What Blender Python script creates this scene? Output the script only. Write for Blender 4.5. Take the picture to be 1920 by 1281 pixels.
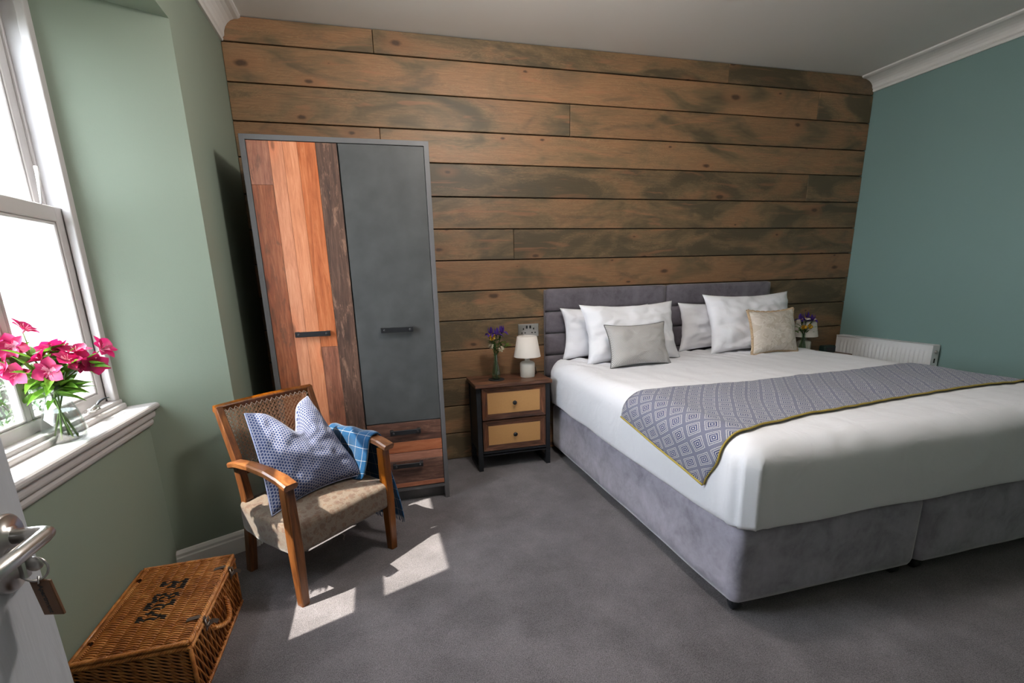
import bpy, bmesh, math, random
from mathutils import Vector, Matrix, noise
random.seed(7)
PI = math.pi
sc = bpy.context.scene
C = sc.collection
for o in list(bpy.data.objects): bpy.data.objects.remove(o)

# ------------------------------------------------------------------ camera
CAM_H = 1.215
F_PX, CX, CY = 905.57, 947.76, 749.81
yaw, pitch, roll = 0.25839695, 0.24768159, -0.02874219
cy_, sy_ = math.cos(yaw), math.sin(yaw)
fw = Vector((sy_*math.cos(pitch), cy_*math.cos(pitch), -math.sin(pitch)))
rt = Vector((cy_, -sy_, 0)); up = rt.cross(fw)
rt2 = math.cos(roll)*rt + math.sin(roll)*up
up2 = -math.sin(roll)*rt + math.cos(roll)*up
cam_d = bpy.data.cameras.new('camera'); cam = bpy.data.objects.new('camera', cam_d); C.objects.link(cam)
m = Matrix((rt2, up2, -fw)).transposed().to_4x4(); m.translation = Vector((0, 0, CAM_H))
cam.matrix_world = m
cam_d.sensor_width = 36; cam_d.lens = F_PX/1920*36
cam_d.shift_x = (960-CX)/1920; cam_d.shift_y = (CY-640.5)/1920
cam_d.clip_start = .02
sc.camera = cam

# ------------------------------------------------------------------ world, sun, exposure
SKY = 23.0; SUN = 18.0
sc.view_settings.view_transform = 'Standard'; sc.view_settings.look = 'None'
sc.view_settings.gamma = 1; sc.view_settings.use_curve_mapping = False
sc.view_settings.exposure = 0.0
w = bpy.data.worlds.new('world'); sc.world = w; w.use_nodes = True
bg = w.node_tree.nodes['Background']
bg.inputs[0].default_value = (.86, .92, 1.0, 1); bg.inputs[1].default_value = SKY
sd = bpy.data.lights.new('sun', 'SUN'); sun = bpy.data.objects.new('sun', sd); C.objects.link(sun)
sd.energy = SUN; sd.angle = math.radians(.5); sd.color = (1, .93, .82)
SD = Vector((1, .40, -1.56)).normalized()
sun.rotation_euler = SD.to_track_quat('-Z', 'Y').to_euler(); sun.location = (-6, -2, 9)

# added fill lights, both out of view: bedroom pendant bulb and hallway disc
def area(name, loc, size, energy, col):
    d = bpy.data.lights.new(name, 'AREA'); d.shape = 'DISK'; d.size = size; d.energy = energy; d.color = col
    o = bpy.data.objects.new(name, d); C.objects.link(o); o.location = loc; return o
pd_ = bpy.data.lights.new('pendant_fill_light', 'POINT'); pd_.energy = 56; pd_.shadow_soft_size = .11; pd_.color = (1, .94, .88)
po_ = bpy.data.objects.new('pendant_fill_light', pd_); C.objects.link(po_); po_.location = (.75, 1.56, 2.28)
area('hallway_fill_light', (.2, -1.2, 2.44), .5, 3, (.93, .96, 1))

# ------------------------------------------------------------------ helpers
def bm_new(): return bmesh.new()
def join(bm, b2, mat=0):
    for f in b2.faces: f.material_index = mat if mat else f.material_index
    me = bpy.data.meshes.new('t'); b2.to_mesh(me); bm.from_mesh(me); bpy.data.meshes.remove(me); b2.free()
def box(bm, x0, x1, y0, y1, z0, z1, bev=0, seg=1, mat=0, M=None, taper=None):
    b = bmesh.new(); bmesh.ops.create_cube(b, size=1)
    for v in b.verts:
        v.co = Vector((x0+(v.co.x+.5)*(x1-x0), y0+(v.co.y+.5)*(y1-y0), z0+(v.co.z+.5)*(z1-z0)))
    if taper:
        for v in b.verts: v.co = taper(v.co)
    if bev: bmesh.ops.bevel(b, geom=b.edges[:], offset=bev, segments=seg, affect='EDGES', profile=.5)
    if M: bmesh.ops.transform(b, matrix=M, verts=b.verts)
    join(bm, b, mat); return bm
def prism(bm, pts, z0, z1, mat=0):
    n = len(pts)
    lo = [bm.verts.new((p[0], p[1], z0)) for p in pts]; hi = [bm.verts.new((p[0], p[1], z1)) for p in pts]
    fs = [bm.faces.new(lo[::-1]), bm.faces.new(hi)]
    for i in range(n): fs.append(bm.faces.new((lo[i], lo[(i+1) % n], hi[(i+1) % n], hi[i])))
    for f in fs: f.material_index = mat
    return bm
def extrude_profile(bm, prof, a, b, nrm, mat=0):
    """prof: list of (out, z); swept from point a to b (xy), out = distance along nrm"""
    rows = []
    for p in (a, b):
        rows.append([bm.verts.new((p[0]+nrm[0]*o, p[1]+nrm[1]*o, z)) for o, z in prof])
    n = len(prof)
    for i in range(n):
        j = (i+1) % n
        bm.faces.new((rows[0][i], rows[0][j], rows[1][j], rows[1][i])).material_index = mat
    bm.faces.new(rows[0][::-1]); bm.faces.new(rows[1])
    return bm
def tube(bm, pts, r, n=8, closed=False, mat=0, caps=True, matf=None, flat=1.0):
    pts = [Vector(p) for p in pts]; L = len(pts)
    rs = r if isinstance(r, (list, tuple)) else [r]*L
    rings = []; up_ = None
    for i in range(L):
        if closed: t = (pts[(i+1) % L]-pts[i-1])
        else: t = pts[min(i+1, L-1)]-pts[max(i-1, 0)]
        t = t.normalized() if t.length > 1e-9 else Vector((0, 0, 1))
        if up_ is None:
            up_ = Vector((0, 0, 1)) if abs(t.z) < .9 else Vector((1, 0, 0))
        up_ = (up_ - t*up_.dot(t)).normalized(); s = t.cross(up_)
        rings.append([bm.verts.new(pts[i]+(math.cos(a)*s+math.sin(a)*up_*flat)*rs[i]) for a in [2*PI*k/n for k in range(n)]])
    for i in range(L if closed else L-1):
        a, b = rings[i], rings[(i+1) % L]
        for k in range(n):
            f = bm.faces.new((a[k], a[(k+1) % n], b[(k+1) % n], b[k])); f.smooth = True
            f.material_index = matf(i) if matf else mat
    if caps and not closed:
        bm.faces.new(rings[0][::-1]).material_index = mat; bm.faces.new(rings[-1]).material_index = mat
    return bm
def lathe(bm, prof, c=(0, 0, 0), n=32, mat=0, cap_lo=True, cap_hi=True, M=None):
    c = Vector(c); rings = []
    for r, z in prof:
        ring = []
        for k in range(n):
            a = 2*PI*k/n; v = Vector((r*math.cos(a), r*math.sin(a), z))
            if M: v = M @ v
            ring.append(bm.verts.new(v+c))
        rings.append(ring)
    for i in range(len(rings)-1):
        for k in range(n):
            f = bm.faces.new((rings[i][k], rings[i][(k+1) % n], rings[i+1][(k+1) % n], rings[i+1][k])); f.smooth = True; f.material_index = mat
    if cap_lo: bm.faces.new(rings[0][::-1]).material_index = mat
    if cap_hi: bm.faces.new(rings[-1]).material_index = mat
    return bm
def surf(bm, nu, nv, fn, uvfn=None, mat=0, flip=False):
    uvl = bm.loops.layers.uv.verify()
    V = [[bm.verts.new(fn(i/nu, j/nv)) for j in range(nv+1)] for i in range(nu+1)]
    for i in range(nu):
        for j in range(nv):
            q = [(i, j), (i+1, j), (i+1, j+1), (i, j+1)]
            if flip: q.reverse()
            f = bm.faces.new([V[a][b] for a, b in q]); f.smooth = True; f.material_index = mat
            for lp, (a, b) in zip(f.loops, q): lp[uvl].uv = uvfn(a/nu, b/nv) if uvfn else (a/nu, b/nv)
    return V
def rope(bm, path, R, r, nstr=3, pitch=.03, step=.004, n=5, mat=0):
    path = [Vector(p) for p in path]
    P = [path[0]]
    for a, b in zip(path, path[1:]):
        L = (b-a).length; k = max(1, int(L/step))
        for i in range(1, k+1): P.append(a.lerp(b, i/k))
    for s in range(nstr):
        out = []; d = 0; up_ = None
        for i, p in enumerate(P):
            t = (P[min(i+1, len(P)-1)]-P[max(i-1, 0)]).normalized()
            if up_ is None: up_ = Vector((0, 0, 1)) if abs(t.z) < .9 else Vector((1, 0, 0))
            up_ = (up_-t*up_.dot(t)).normalized(); sd_ = t.cross(up_)
            if i: d += (p-P[i-1]).length
            a = 2*PI*(d/pitch + s/nstr)
            out.append(p+R*(math.cos(a)*sd_+math.sin(a)*up_))
        tube(bm, out, r, n, mat=mat)
WORLD = set()
def props(o, label=None, cat=None, group=None, kind=None):
    if label: o['label'] = label
    if cat: o['category'] = cat
    if group: o['group'] = group
    if kind: o['kind'] = kind
    return o
def thing(name, label, cat, loc=(0, 0, 0), rz=0, group=None, world=False, kind=None):
    o = bpy.data.objects.new(name, None); C.objects.link(o); o.empty_display_size = .1
    o.location = loc; o.rotation_euler = (0, 0, rz)
    if world: WORLD.add(o.name)
    return props(o, label, cat, group, kind)
def obj(name, bm, mats, parent=None, smooth=False, kind=None, label=None, cat=None, group=None, keep=False, base=False):
    if isinstance(mats, bpy.types.Material): mats = [mats]
    bmesh.ops.recalc_face_normals(bm, faces=bm.faces)
    me = bpy.data.meshes.new(name)
    c = Vector((0, 0, 0))
    if not keep and len(bm.verts):
        lo = Vector([min(v.co[i] for v in bm.verts) for i in range(3)]); hi = Vector([max(v.co[i] for v in bm.verts) for i in range(3)])
        c = (lo+hi)/2
        if base: c.z = lo.z
        for v in bm.verts: v.co -= c
    if smooth:
        for f in bm.faces: f.smooth = True
    bm.to_mesh(me); bm.free()
    for mt in mats: me.materials.append(mt)
    o = bpy.data.objects.new(name, me); C.objects.link(o)
    off = Vector((0, 0, 0))
    if parent is not None:
        o.parent = parent
        q = parent
        while q is not None:
            if q.name in WORLD: off -= q.location
            q = q.parent
        WORLD.add(o.name) if parent.name in WORLD else None
    o.location = c+off
    return props(o, label, cat, group, kind)
def copy_tree(o, parent=None):
    c = o.copy(); C.objects.link(c); c.parent = parent
    for ch in list(o.children): copy_tree(ch, c)
    return c

# ------------------------------------------------------------------ material helpers
class NT:
    def __init__(s, name):
        s.m = bpy.data.materials.new(name); s.m.use_nodes = True; s.t = s.m.node_tree
        s.b = s.t.nodes['Principled BSDF']; s.out = s.t.nodes['Material Output']
    def n(s, typ, ins=None, **props_):
        nd = s.t.nodes.new('ShaderNode'+typ)
        for k, v in props_.items(): setattr(nd, k, v)
        for k, v in (ins or {}).items(): s.set(nd.inputs[k], v)
        return nd
    def set(s, sock, v):
        if isinstance(v, bpy.types.NodeSocket): s.t.links.new(v, sock)
        elif isinstance(v, (tuple, list)) and sock.type == 'RGBA': sock.default_value = tuple(v)+(1,) if len(v) == 3 else v
        else: sock.default_value = v
    def ma(s, op, a, b=0.0, c=0.0, clamp=False):
        nd = s.n('Math', {0: a, 1: b, 2: c}, operation=op); nd.use_clamp = clamp; return nd.outputs[0]
    def mix(s, f, a, b, blend='MIX'):
        nd = s.n('Mix', data_type='RGBA', blend_type=blend)
        s.set(nd.inputs[0], f); s.set(nd.inputs[6], a); s.set(nd.inputs[7], b); return nd.outputs[2]
    def ramp(s, f, stops, interp='LINEAR'):
        nd = s.n('ValToRGB', {0: f}); cr = nd.color_ramp; cr.interpolation = interp
        while len(cr.elements) < len(stops): cr.elements.new(.5)
        for e, (p, c) in zip(cr.elements, stops): e.position = p; e.color = tuple(c)+(1,) if len(c) == 3 else c
        return nd.outputs[0]
    def thr(s, f, a, b):
        nd = s.n('MapRange', {0: f, 1: a, 2: b, 3: 0.0, 4: 1.0}); nd.clamp = True; return nd.outputs[0]
    def noise(s, v, scale, detail=3, rough=.5, dist=0.0):
        return s.n('TexNoise', {'Vector': v, 'Scale': scale, 'Detail': detail, 'Roughness': rough, 'Distortion': dist}).outputs[0]
    def map(s, v, scale=(1, 1, 1), loc=(0, 0, 0), rot=(0, 0, 0)):
        return s.n('Mapping', {'Vector': v, 'Scale': scale, 'Location': loc, 'Rotation': rot}).outputs[0]
    def obj_co(s): return s.n('TexCoord').outputs['Object']
    def uv(s): return s.n('TexCoord').outputs['UV']
    def rnd(s): return s.n('ObjectInfo').outputs['Random']
    def vary(s, v, k=37.0):
        r = s.rnd(); c = s.n('CombineXYZ', {0: s.ma('MULTIPLY', r, k), 1: s.ma('MULTIPLY', r, k*.7), 2: s.ma('MULTIPLY', r, k*1.3)}).outputs[0]
        return s.n('VectorMath', {0: v, 1: c}, operation='ADD').outputs[0]
    def bump(s, h, strength=.3, dist=.01):
        nd = s.n('Bump', {'Height': h, 'Strength': strength, 'Distance': dist}); s.set(s.b.inputs['Normal'], nd.outputs[0])
    def fin(s, col=None, rough=.5, metal=0, sheen=0, spec=None, coat=0):
        if col is not None: s.set(s.b.inputs['Base Color'], col)
        s.set(s.b.inputs['Roughness'], rough); s.set(s.b.inputs['Metallic'], metal)
        if sheen: s.b.inputs['Sheen Weight'].default_value = sheen; s.b.inputs['Sheen Roughness'].default_value = .4
        if spec is not None: s.b.inputs['Specular IOR Level'].default_value = spec
        if coat: s.b.inputs['Coat Weight'].default_value = coat; s.b.inputs['Coat Roughness'].default_value = .15
        return s.m

def plain(name, col, rough=.5, metal=0, var=.08, scale=12, bump=0, sheen=0, bscale=60, spec=None, coat=0):
    t = NT(name); co = t.obj_co(); n_ = t.noise(co, scale, 4)
    c = t.mix(n_, tuple(max(0, x*(1-var)) for x in col), tuple(min(1, x*(1+var)) for x in col))
    if bump: t.bump(t.noise(co, bscale, 3), bump, .004)
    return t.fin(c, rough, metal, sheen, spec, coat)

def wood(name, dark, mid, light, axis='x', scale=1.0, rough=.55, stain=None, knots=True, var=.25, bump=.25, contrast=1.0, fixed=False, wear=0.0, scratch=None):
    t = NT(name); co = t.obj_co()
    if not fixed: co = t.vary(co)
    sc_ = {'x': (1.1, 6, 13), 'y': (6, 1.1, 13), 'z': (13, 6, 1.1)}[axis]
    sc_ = tuple(a*scale for a in sc_)
    g = t.noise(t.map(co, sc_), 2.2, 6, .62, 1.2)
    sf = tuple(a*3.2 for a in sc_); fine = t.noise(t.map(co, sf), 3.0, 4, .6, .4)
    gg = t.ma('ADD', t.ma('MULTIPLY', g, .68), t.ma('MULTIPLY', fine, .32))
    c = t.ramp(gg, [(.5-.17*contrast, dark), (.5, mid), (.5+.15*contrast, light)])
    if stain:
        s1 = t.noise(t.map(co, tuple(a*.35 for a in sc_)), 1.7, 3, .55, .6)
        c = t.mix(t.ma('MULTIPLY', t.thr(s1, .48, .66), .75), c, stain)
    if wear:
        s2 = t.noise(t.map(co, tuple(a*.55+3 for a in sc_)), 2.4, 6, .72, .4)
        c = t.mix(t.ma('MULTIPLY', t.thr(s2, .54, .64), wear), c, scratch or light)
    if knots:
        ks = {'x': (2.6, 7), 'y': (2.6, 7), 'z': (9, 3.2)}[axis]; sp_ = t.n('SeparateXYZ', {0: co})
        vo = t.n('TexVoronoi', {'Vector': t.n('CombineXYZ', {0: t.ma('MULTIPLY', sp_.outputs[0], ks[0]), 1: t.ma('MULTIPLY', sp_.outputs[2], ks[1])}).outputs[0], 'Scale': 1.0, 'Randomness': 1.0}, voronoi_dimensions='2D')
        scx = t.n('SeparateColor', {0: vo.outputs['Color']})
        d = t.ma('ADD', t.ma('DIVIDE', vo.outputs['Distance'], t.ma('ADD', .35, scx.outputs[1])), t.thr(scx.outputs[0], .62, .55))
        k1 = t.thr(t.ma('ADD', d, t.ma('MULTIPLY', fine, .05)), .14, .07)
        k2 = t.thr(d, .34, .08)
        c = t.mix(t.ma('MULTIPLY', k2, .30), c, tuple(x*1.15 for x in (mid[0]*1.15, mid[1]*.8, mid[2]*.6)))
        c = t.mix(t.ma('MULTIPLY', k1, .8), c, tuple(x*.45 for x in dark))
    if var:
        hs = t.n('HueSaturation', {'Value': t.ma('ADD', 1-var/2, t.ma('MULTIPLY', t.rnd(), var)), 'Saturation': t.ma('ADD', .88, t.ma('MULTIPLY', t.ma('FRACT', t.ma('MULTIPLY', t.rnd(), 7.3)), .24)), 'Color': c}); c = hs.outputs[0]
    t.bump(gg, bump, .003)
    return t.fin(c, rough)

def glass_mat(name, tint=(1, 1, 1), refl=.06, rough=.02, dirt=0):
    t = NT(name); t.t.nodes.remove(t.b)
    tr = t.n('BsdfTransparent', {'Color': tint}); gl = t.n('BsdfGlossy', {'Color': (1, 1, 1), 'Roughness': rough})
    ge = t.n('NewGeometry'); dt = t.n('VectorMath', {0: ge.outputs['Normal'], 1: ge.outputs['Incoming']}, operation='DOT_PRODUCT').outputs['Value']
    fr = t.ma('ADD', .04, t.ma('MULTIPLY', .6, t.ma('POWER', t.ma('SUBTRACT', 1.0, t.ma('ABSOLUTE', dt), clamp=True), 4.0)))
    mx = t.n('MixShader', {0: t.ma('ADD', t.ma('MULTIPLY', fr, 1.0), refl-.04, clamp=True), 1: tr.outputs[0], 2: gl.outputs[0]})
    t.t.links.new(mx.outputs[0], t.out.inputs[0]); return t.m

# ------------------------------------------------------------------ materials
def wall_paint(name, col):
    t = NT(name); co = t.obj_co()
    c = t.mix(t.noise(co, 1.3, 3), tuple(x*.95 for x in col), tuple(x*1.05 for x in col))
    t.bump(t.ma('ADD', t.noise(co, 6, 4), t.ma('MULTIPLY', t.noise(co, 170, 2), .25)), .16, .006)
    return t.fin(c, .55, spec=.3)
M_sage = wall_paint('sage_green_paint', (.235, .280, .225))
M_teal = wall_paint('teal_green_paint', (.200, .305, .290))
M_ceil = wall_paint('white_ceiling_paint', (.80, .775, .75))
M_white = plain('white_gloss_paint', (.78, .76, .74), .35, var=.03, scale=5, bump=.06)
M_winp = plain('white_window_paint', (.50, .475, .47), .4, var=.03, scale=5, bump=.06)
M_door = None
def carpet():
    t = NT('grey_carpet'); co = t.obj_co()
    f = t.noise(co, 260, 2, .7); mdm = t.noise(co, 6, 4, .6); big = t.noise(co, 1.4, 3, .6, .5)
    v = t.ma('ADD', t.ma('MULTIPLY', mdm, .5), t.ma('MULTIPLY', big, .5))
    c = t.ramp(v, [(.40, (.095, .084, .092)), (.5, (.150, .134, .146)), (.60, (.215, .193, .208))])
    sp = t.noise(co, 380, 2)
    c = t.mix(t.thr(sp, .38, .64), t.mix(.55, c, (.04, .035, .038)), t.mix(.28, c, (.40, .37, .37)))
    t.bump(t.ma('ADD', f, t.ma('MULTIPLY', sp, .5)), .8, .006)
    return t.fin(c, .95, sheen=.25, spec=.1)
M_carpet = carpet()
def plank_mat():
    t = NT('stained_pine_plank'); co = t.vary(t.obj_co()); r = t.rnd()
    r2 = t.ma('FRACT', t.ma('MULTIPLY', r, 11.7))
    blot = t.noise(t.map(co, (1.3, 1, 3.6)), 1.5, 4, .55, .9)
    c = t.ramp(t.ma('ADD', blot, t.ma('MULTIPLY', t.ma('SUBTRACT', r2, .5), .24)), [(.36, (.120, .088, .046)), (.46, (.205, .133, .064)), (.55, (.285, .155, .070)), (.66, (.345, .168, .072))])
    rg = t.noise(t.map(co, (.9, 1, 9)), 2.0, 5, .6, 2.2)      # cathedral figure
    fig = t.thr(t.ma('SINE', t.ma('MULTIPLY', rg, 95)), -.2, 1.0)
    c = t.mix(t.ma('MULTIPLY', t.ma('MULTIPLY', fig, t.thr(blot, .38, .52)), .30), c, (.50, .31, .15))
    fine = t.noise(t.map(co, (4, 4, 90)), 2.0, 4, .65, .3)
    c = t.mix(t.ma('MULTIPLY', t.thr(fine, .42, .62), .30), c, (.10, .062, .036))
    stn = t.noise(t.map(co, (2.2, 1, 5)), 1.2, 5, .6, .8)
    c = t.mix(t.ma('MULTIPLY', t.thr(stn, .55, .68), .55), c, (.095, .078, .050))
    red = t.noise(t.map(co, (1.6, 1, 14)), 1.3, 3, .5, 1.4)
    c = t.mix(t.ma('MULTIPLY', t.thr(red, .60, .70), .5), c, (.42, .17, .075))
    sp_ = t.n('SeparateXYZ', {0: co}); v2_ = t.n('CombineXYZ', {0: t.ma('MULTIPLY', sp_.outputs[0], 2.6), 1: t.ma('MULTIPLY', sp_.outputs[2], 5.6)}).outputs[0]
    vo = t.n('TexVoronoi', {'Vector': v2_, 'Scale': 1.0, 'Randomness': 1.0}, voronoi_dimensions='2D'); d = t.ma('ADD', vo.outputs['Distance'], t.ma('MULTIPLY', t.noise(co, 40, 2), .05))
    scx = t.n('SeparateColor', {0: vo.outputs['Color']}); sel = t.thr(scx.outputs[0], .56, .60); d = t.ma('DIVIDE', d, t.ma('ADD', .45, t.ma('MULTIPLY', scx.outputs[1], 1.0)))
    c = t.mix(t.ma('MULTIPLY', t.ma('MULTIPLY', t.thr(d, .28, .08), sel), .6), c, (.33, .145, .06))
    c = t.mix(t.ma('MULTIPLY', t.ma('MULTIPLY', t.thr(d, .10, .055), sel), .85), c, (.055, .030, .018))
    hs = t.n('HueSaturation', {'Saturation': .95, 'Value': t.ma('ADD', .76, t.ma('MULTIPLY', r, .32)), 'Color': c}); c = hs.outputs[0]
    t.bump(t.ma('ADD', fine, t.ma('MULTIPLY', rg, .5)), .2, .002)
    return t.fin(c, .52)
M_plank = plank_mat()
def velvet(name, col, sheen=.5):
    t = NT(name); co = t.obj_co()
    a = t.noise(co, 7, 5, .62, .7); b_ = t.noise(co, 30, 4, .7)
    v = t.ma('ADD', t.ma('MULTIPLY', a, .7), t.ma('MULTIPLY', b_, .3))
    c = t.ramp(v, [(.34, tuple(x*.66 for x in col)), (.5, col), (.66, tuple(min(1, x*1.25) for x in col))])
    t.bump(t.noise(co, 320, 2), .15, .002)
    return t.fin(c, .85, sheen=sheen, spec=.15)
M_velvet = velvet('grey_crushed_velvet', (.345, .325, .385), .8)
M_velvet_hb = velvet('charcoal_velvet_headboard', (.145, .130, .150), .4)
def linen(name, col, bscale=9, bst=.25):
    t = NT(name); co = t.obj_co()
    a = t.noise(co, bscale, 3, .5, 1.0)
    c = t.mix(t.noise(co, 3, 2), tuple(x*.97 for x in col), col)
    t.bump(t.ma('ADD', a, t.ma('MULTIPLY', t.noise(co, 500, 1), .05)), bst, .02)
    return t.fin(c, .8, sheen=.1, spec=.2)
M_linen = linen('white_cotton', (.80, .80, .84))
M_linen2 = linen('white_pillow_cotton', (.80, .80, .84), 7, .35)
M_graphite = plain('graphite_laminate', (.068, .070, .070), .5, var=.42, scale=9, spec=.35)
M_graph_edge = plain('grey_edge_laminate', (.115, .112, .115), .5, var=.06, scale=20)
M_black = plain('black_metal', (.018, .019, .022), .42, metal=.3, var=.2, scale=30)
M_bolt = plain('dark_bolt_metal', (.09, .09, .095), .35, metal=.7)
M_blackw = plain('black_painted_frame', (.012, .014, .018), .5, var=.15)
M_chrome = plain('brushed_steel', (.62, .60, .58), .28, metal=1, var=.05, scale=60)
M_ceramic = plain('cream_ceramic', (.66, .64, .58), .3, var=.05, scale=30, coat=.3)
def shade_mat():
    t = NT('ivory_linen_shade'); t.bump(t.noise(t.map(t.obj_co(), (60, 60, 240)), 3, 2), .1, .002)
    t.b.inputs['Transmission Weight'].default_value = 0
    return t.fin((.78, .73, .68), .8, spec=.1)
M_shade = shade_mat()
BR = {'orange': ((.27, .085, .042), (.43, .150, .078), (.54, .22, .12)),
      'light': ((.40, .145, .070), (.56, .22, .115), (.66, .30, .17)),
      'rust': ((.13, .045, .022), (.27, .085, .04), (.40, .15, .075)),
      'dark': ((.035, .020, .015), (.085, .042, .028), (.16, .085, .055)),
      'drw': ((.045, .022, .016), (.12, .052, .036), (.22, .11, .07))}
def board_mat(key, axis, wear=0.0, scratch=None):
    d, m_, l = BR[key]
    return wood('reclaimed_'+key+'_'+axis, d, m_, l, axis, 1.6, .45, knots=(key != 'dark'), var=.12, bump=.1, wear=wear, scratch=scratch)
M_b = {(k, a): board_mat(k, a, wv, sc2) for k, a, wv, sc2 in (('orange', 'z', .3, (.22, .08, .04)), ('light', 'z', 0, None), ('rust', 'z', .6, (.10, .05, .03)), ('dark', 'z', .7, (.30, .16, .10)), ('orange', 'x', .2, (.25, .08, .04)), ('drw', 'x', .7, (.26, .13, .085)))}
M_rustic = wood('rustic_brown_wood', (.022, .009, .005), (.125, .046, .020), (.29, .115, .052), 'x', 1.3, .4, knots=False, var=.1, stain=(.02, .01, .008))
M_rusticz = wood('rustic_brown_wood_upright', (.022, .009, .005), (.125, .046, .020), (.29, .115, .052), 'z', 1.3, .4, knots=False, var=.1, stain=(.02, .01, .008))
M_chair = wood('honey_brown_beech', (.050, .014, .004), (.125, .040, .009), (.22, .078, .019), 'z', 1.2, .32, knots=False, var=.1, bump=.05)
M_chairy = wood('honey_brown_beech_arm', (.065, .019, .005), (.17, .055, .012), (.28, .105, .026), 'y', 1.2, .32, knots=False, var=.1, bump=.05)
def rattan():
    t = NT('woven_rattan'); co = t.obj_co()
    sx = t.n('SeparateXYZ', {0: co})
    a = t.ma('SINE', t.ma('MULTIPLY', sx.outputs[0], 1500)); b_ = t.ma('SINE', t.ma('MULTIPLY', sx.outputs[2], 1500))
    v = t.ma('MULTIPLY', a, b_)
    n_ = t.noise(co, 90, 3)
    c = t.mix(t.thr(v, -.6, .6), (.50, .25, .080), (.70, .40, .16)); c = t.mix(t.ma('MULTIPLY', n_, .4), c, (.44, .22, .08))
    t.bump(v, .3, .001); return t.fin(c, .6)
M_rattan = rattan()
def wicker():
    t = NT('varnished_wicker'); co = t.obj_co()
    n_ = t.noise(co, 34, 3, .6); n2 = t.noise(co, 6, 2)
    c = t.ramp(t.ma('ADD', t.ma('MULTIPLY', n_, .6), t.ma('MULTIPLY', n2, .4)), [(.36, (.27, .080, .015)), (.5, (.47, .165, .034)), (.64, (.64, .28, .075))])
    return t.fin(c, .38, coat=.25)
M_wicker = wicker()
M_gap_dk = plain('dark_gap_shade', (.045, .018, .007), .8)  # dark tone standing in for the shade between strands
M_paint_blk = plain('black_stencil_paint', (.015, .013, .014), .45)
M_leather = plain('worn_leather', (.085, .058, .045), .5, var=.3, scale=60)
M_cane = plain('natural_cane', (.36, .19, .105), .45, var=.25, scale=60)
M_cord = plain('pale_lacing_cord', (.62, .50, .42), .6)
def seat_fabric():
    t = NT('floral_moquette'); uv = t.uv()
    n_ = t.noise(uv, 26, 4, .65, 1.5); vo = t.n('TexVoronoi', {'Vector': t.n('VectorMath', {0: uv, 1: t.n('VectorMath', {0: t.n('TexNoise', {'Vector': uv, 'Scale': 20.0}).outputs[1], 3: .02}, operation='SCALE').outputs[0]}, operation='ADD').outputs[0], 'Scale': 28.0, 'Randomness': .8})
    d = vo.outputs['Distance']
    flower = t.ma('MULTIPLY', t.thr(d, .46, .36), t.thr(n_, .40, .50))
    rings = t.thr(t.ma('SINE', t.ma('MULTIPLY', n_, 85)), .5, .9)
    c = t.mix(t.ma('MULTIPLY', rings, .6), (.155, .120, .092), (.062, .040, .030))
    c = t.mix(t.ma('MULTIPLY', flower, .5), c, (.075, .034, .024)); c = t.mix(t.thr(t.noise(uv, 55, 2), .58, .66), c, (.13, .08, .055))
    t.bump(t.ma('ADD', n_, t.noise(uv, 500, 1)), .3, .002); return t.fin(c, .9, sheen=.35, spec=.1)
M_seat = seat_fabric()
def lattice():
    t = NT('navy_lattice_print'); uv = t.uv(); s = t.n('SeparateXYZ', {0: uv})
    u, v = s.outputs[0], s.outputs[1]; k = 2*PI/.0115
    def fam(a):
        q = t.ma('ADD', t.ma('ADD', t.ma('MULTIPLY', u, math.cos(a)*k), t.ma('MULTIPLY', v, math.sin(a)*k)), PI if a == 0 else 0.0)
        return t.ma('ABSOLUTE', t.ma('SINE', t.ma('MULTIPLY', q, .5)))
    mn = t.ma('MINIMUM', t.ma('MINIMUM', fam(0), fam(PI/3)), fam(2*PI/3))
    line = t.thr(mn, .24, .10)
    n_ = t.noise(uv, 9, 3)
    c = t.mix(line, t.mix(n_, (.014, .025, .082), (.026, .045, .120)), (.35, .34, .38))
    t.bump(line, .15, .001); return t.fin(c, .75, sheen=.15, spec=.2)
M_lattice = lattice()
def plaid():
    t = NT('blue_windowpane_wool'); uv = t.uv(); s = t.n('SeparateXYZ', {0: uv})
    def ln(x): return t.thr(t.ma('ABSOLUTE', t.ma('SUBTRACT', t.ma('FRACT', t.ma('DIVIDE', x, .058)), .5)), .018, .008)
    l = t.ma('MAXIMUM', ln(s.outputs[0]), ln(s.outputs[1]))
    n_ = t.noise(uv, 160, 3, .7)
    c = t.mix(n_, (.006, .040, .105), (.014, .072, .165)); c = t.mix(t.ma('MULTIPLY', l, .75), c, (.50, .47, .44))
    t.bump(t.noise(uv, 700, 2), .4, .002); return t.fin(c, .95, sheen=.4, spec=.1)
M_plaid = plaid()
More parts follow.
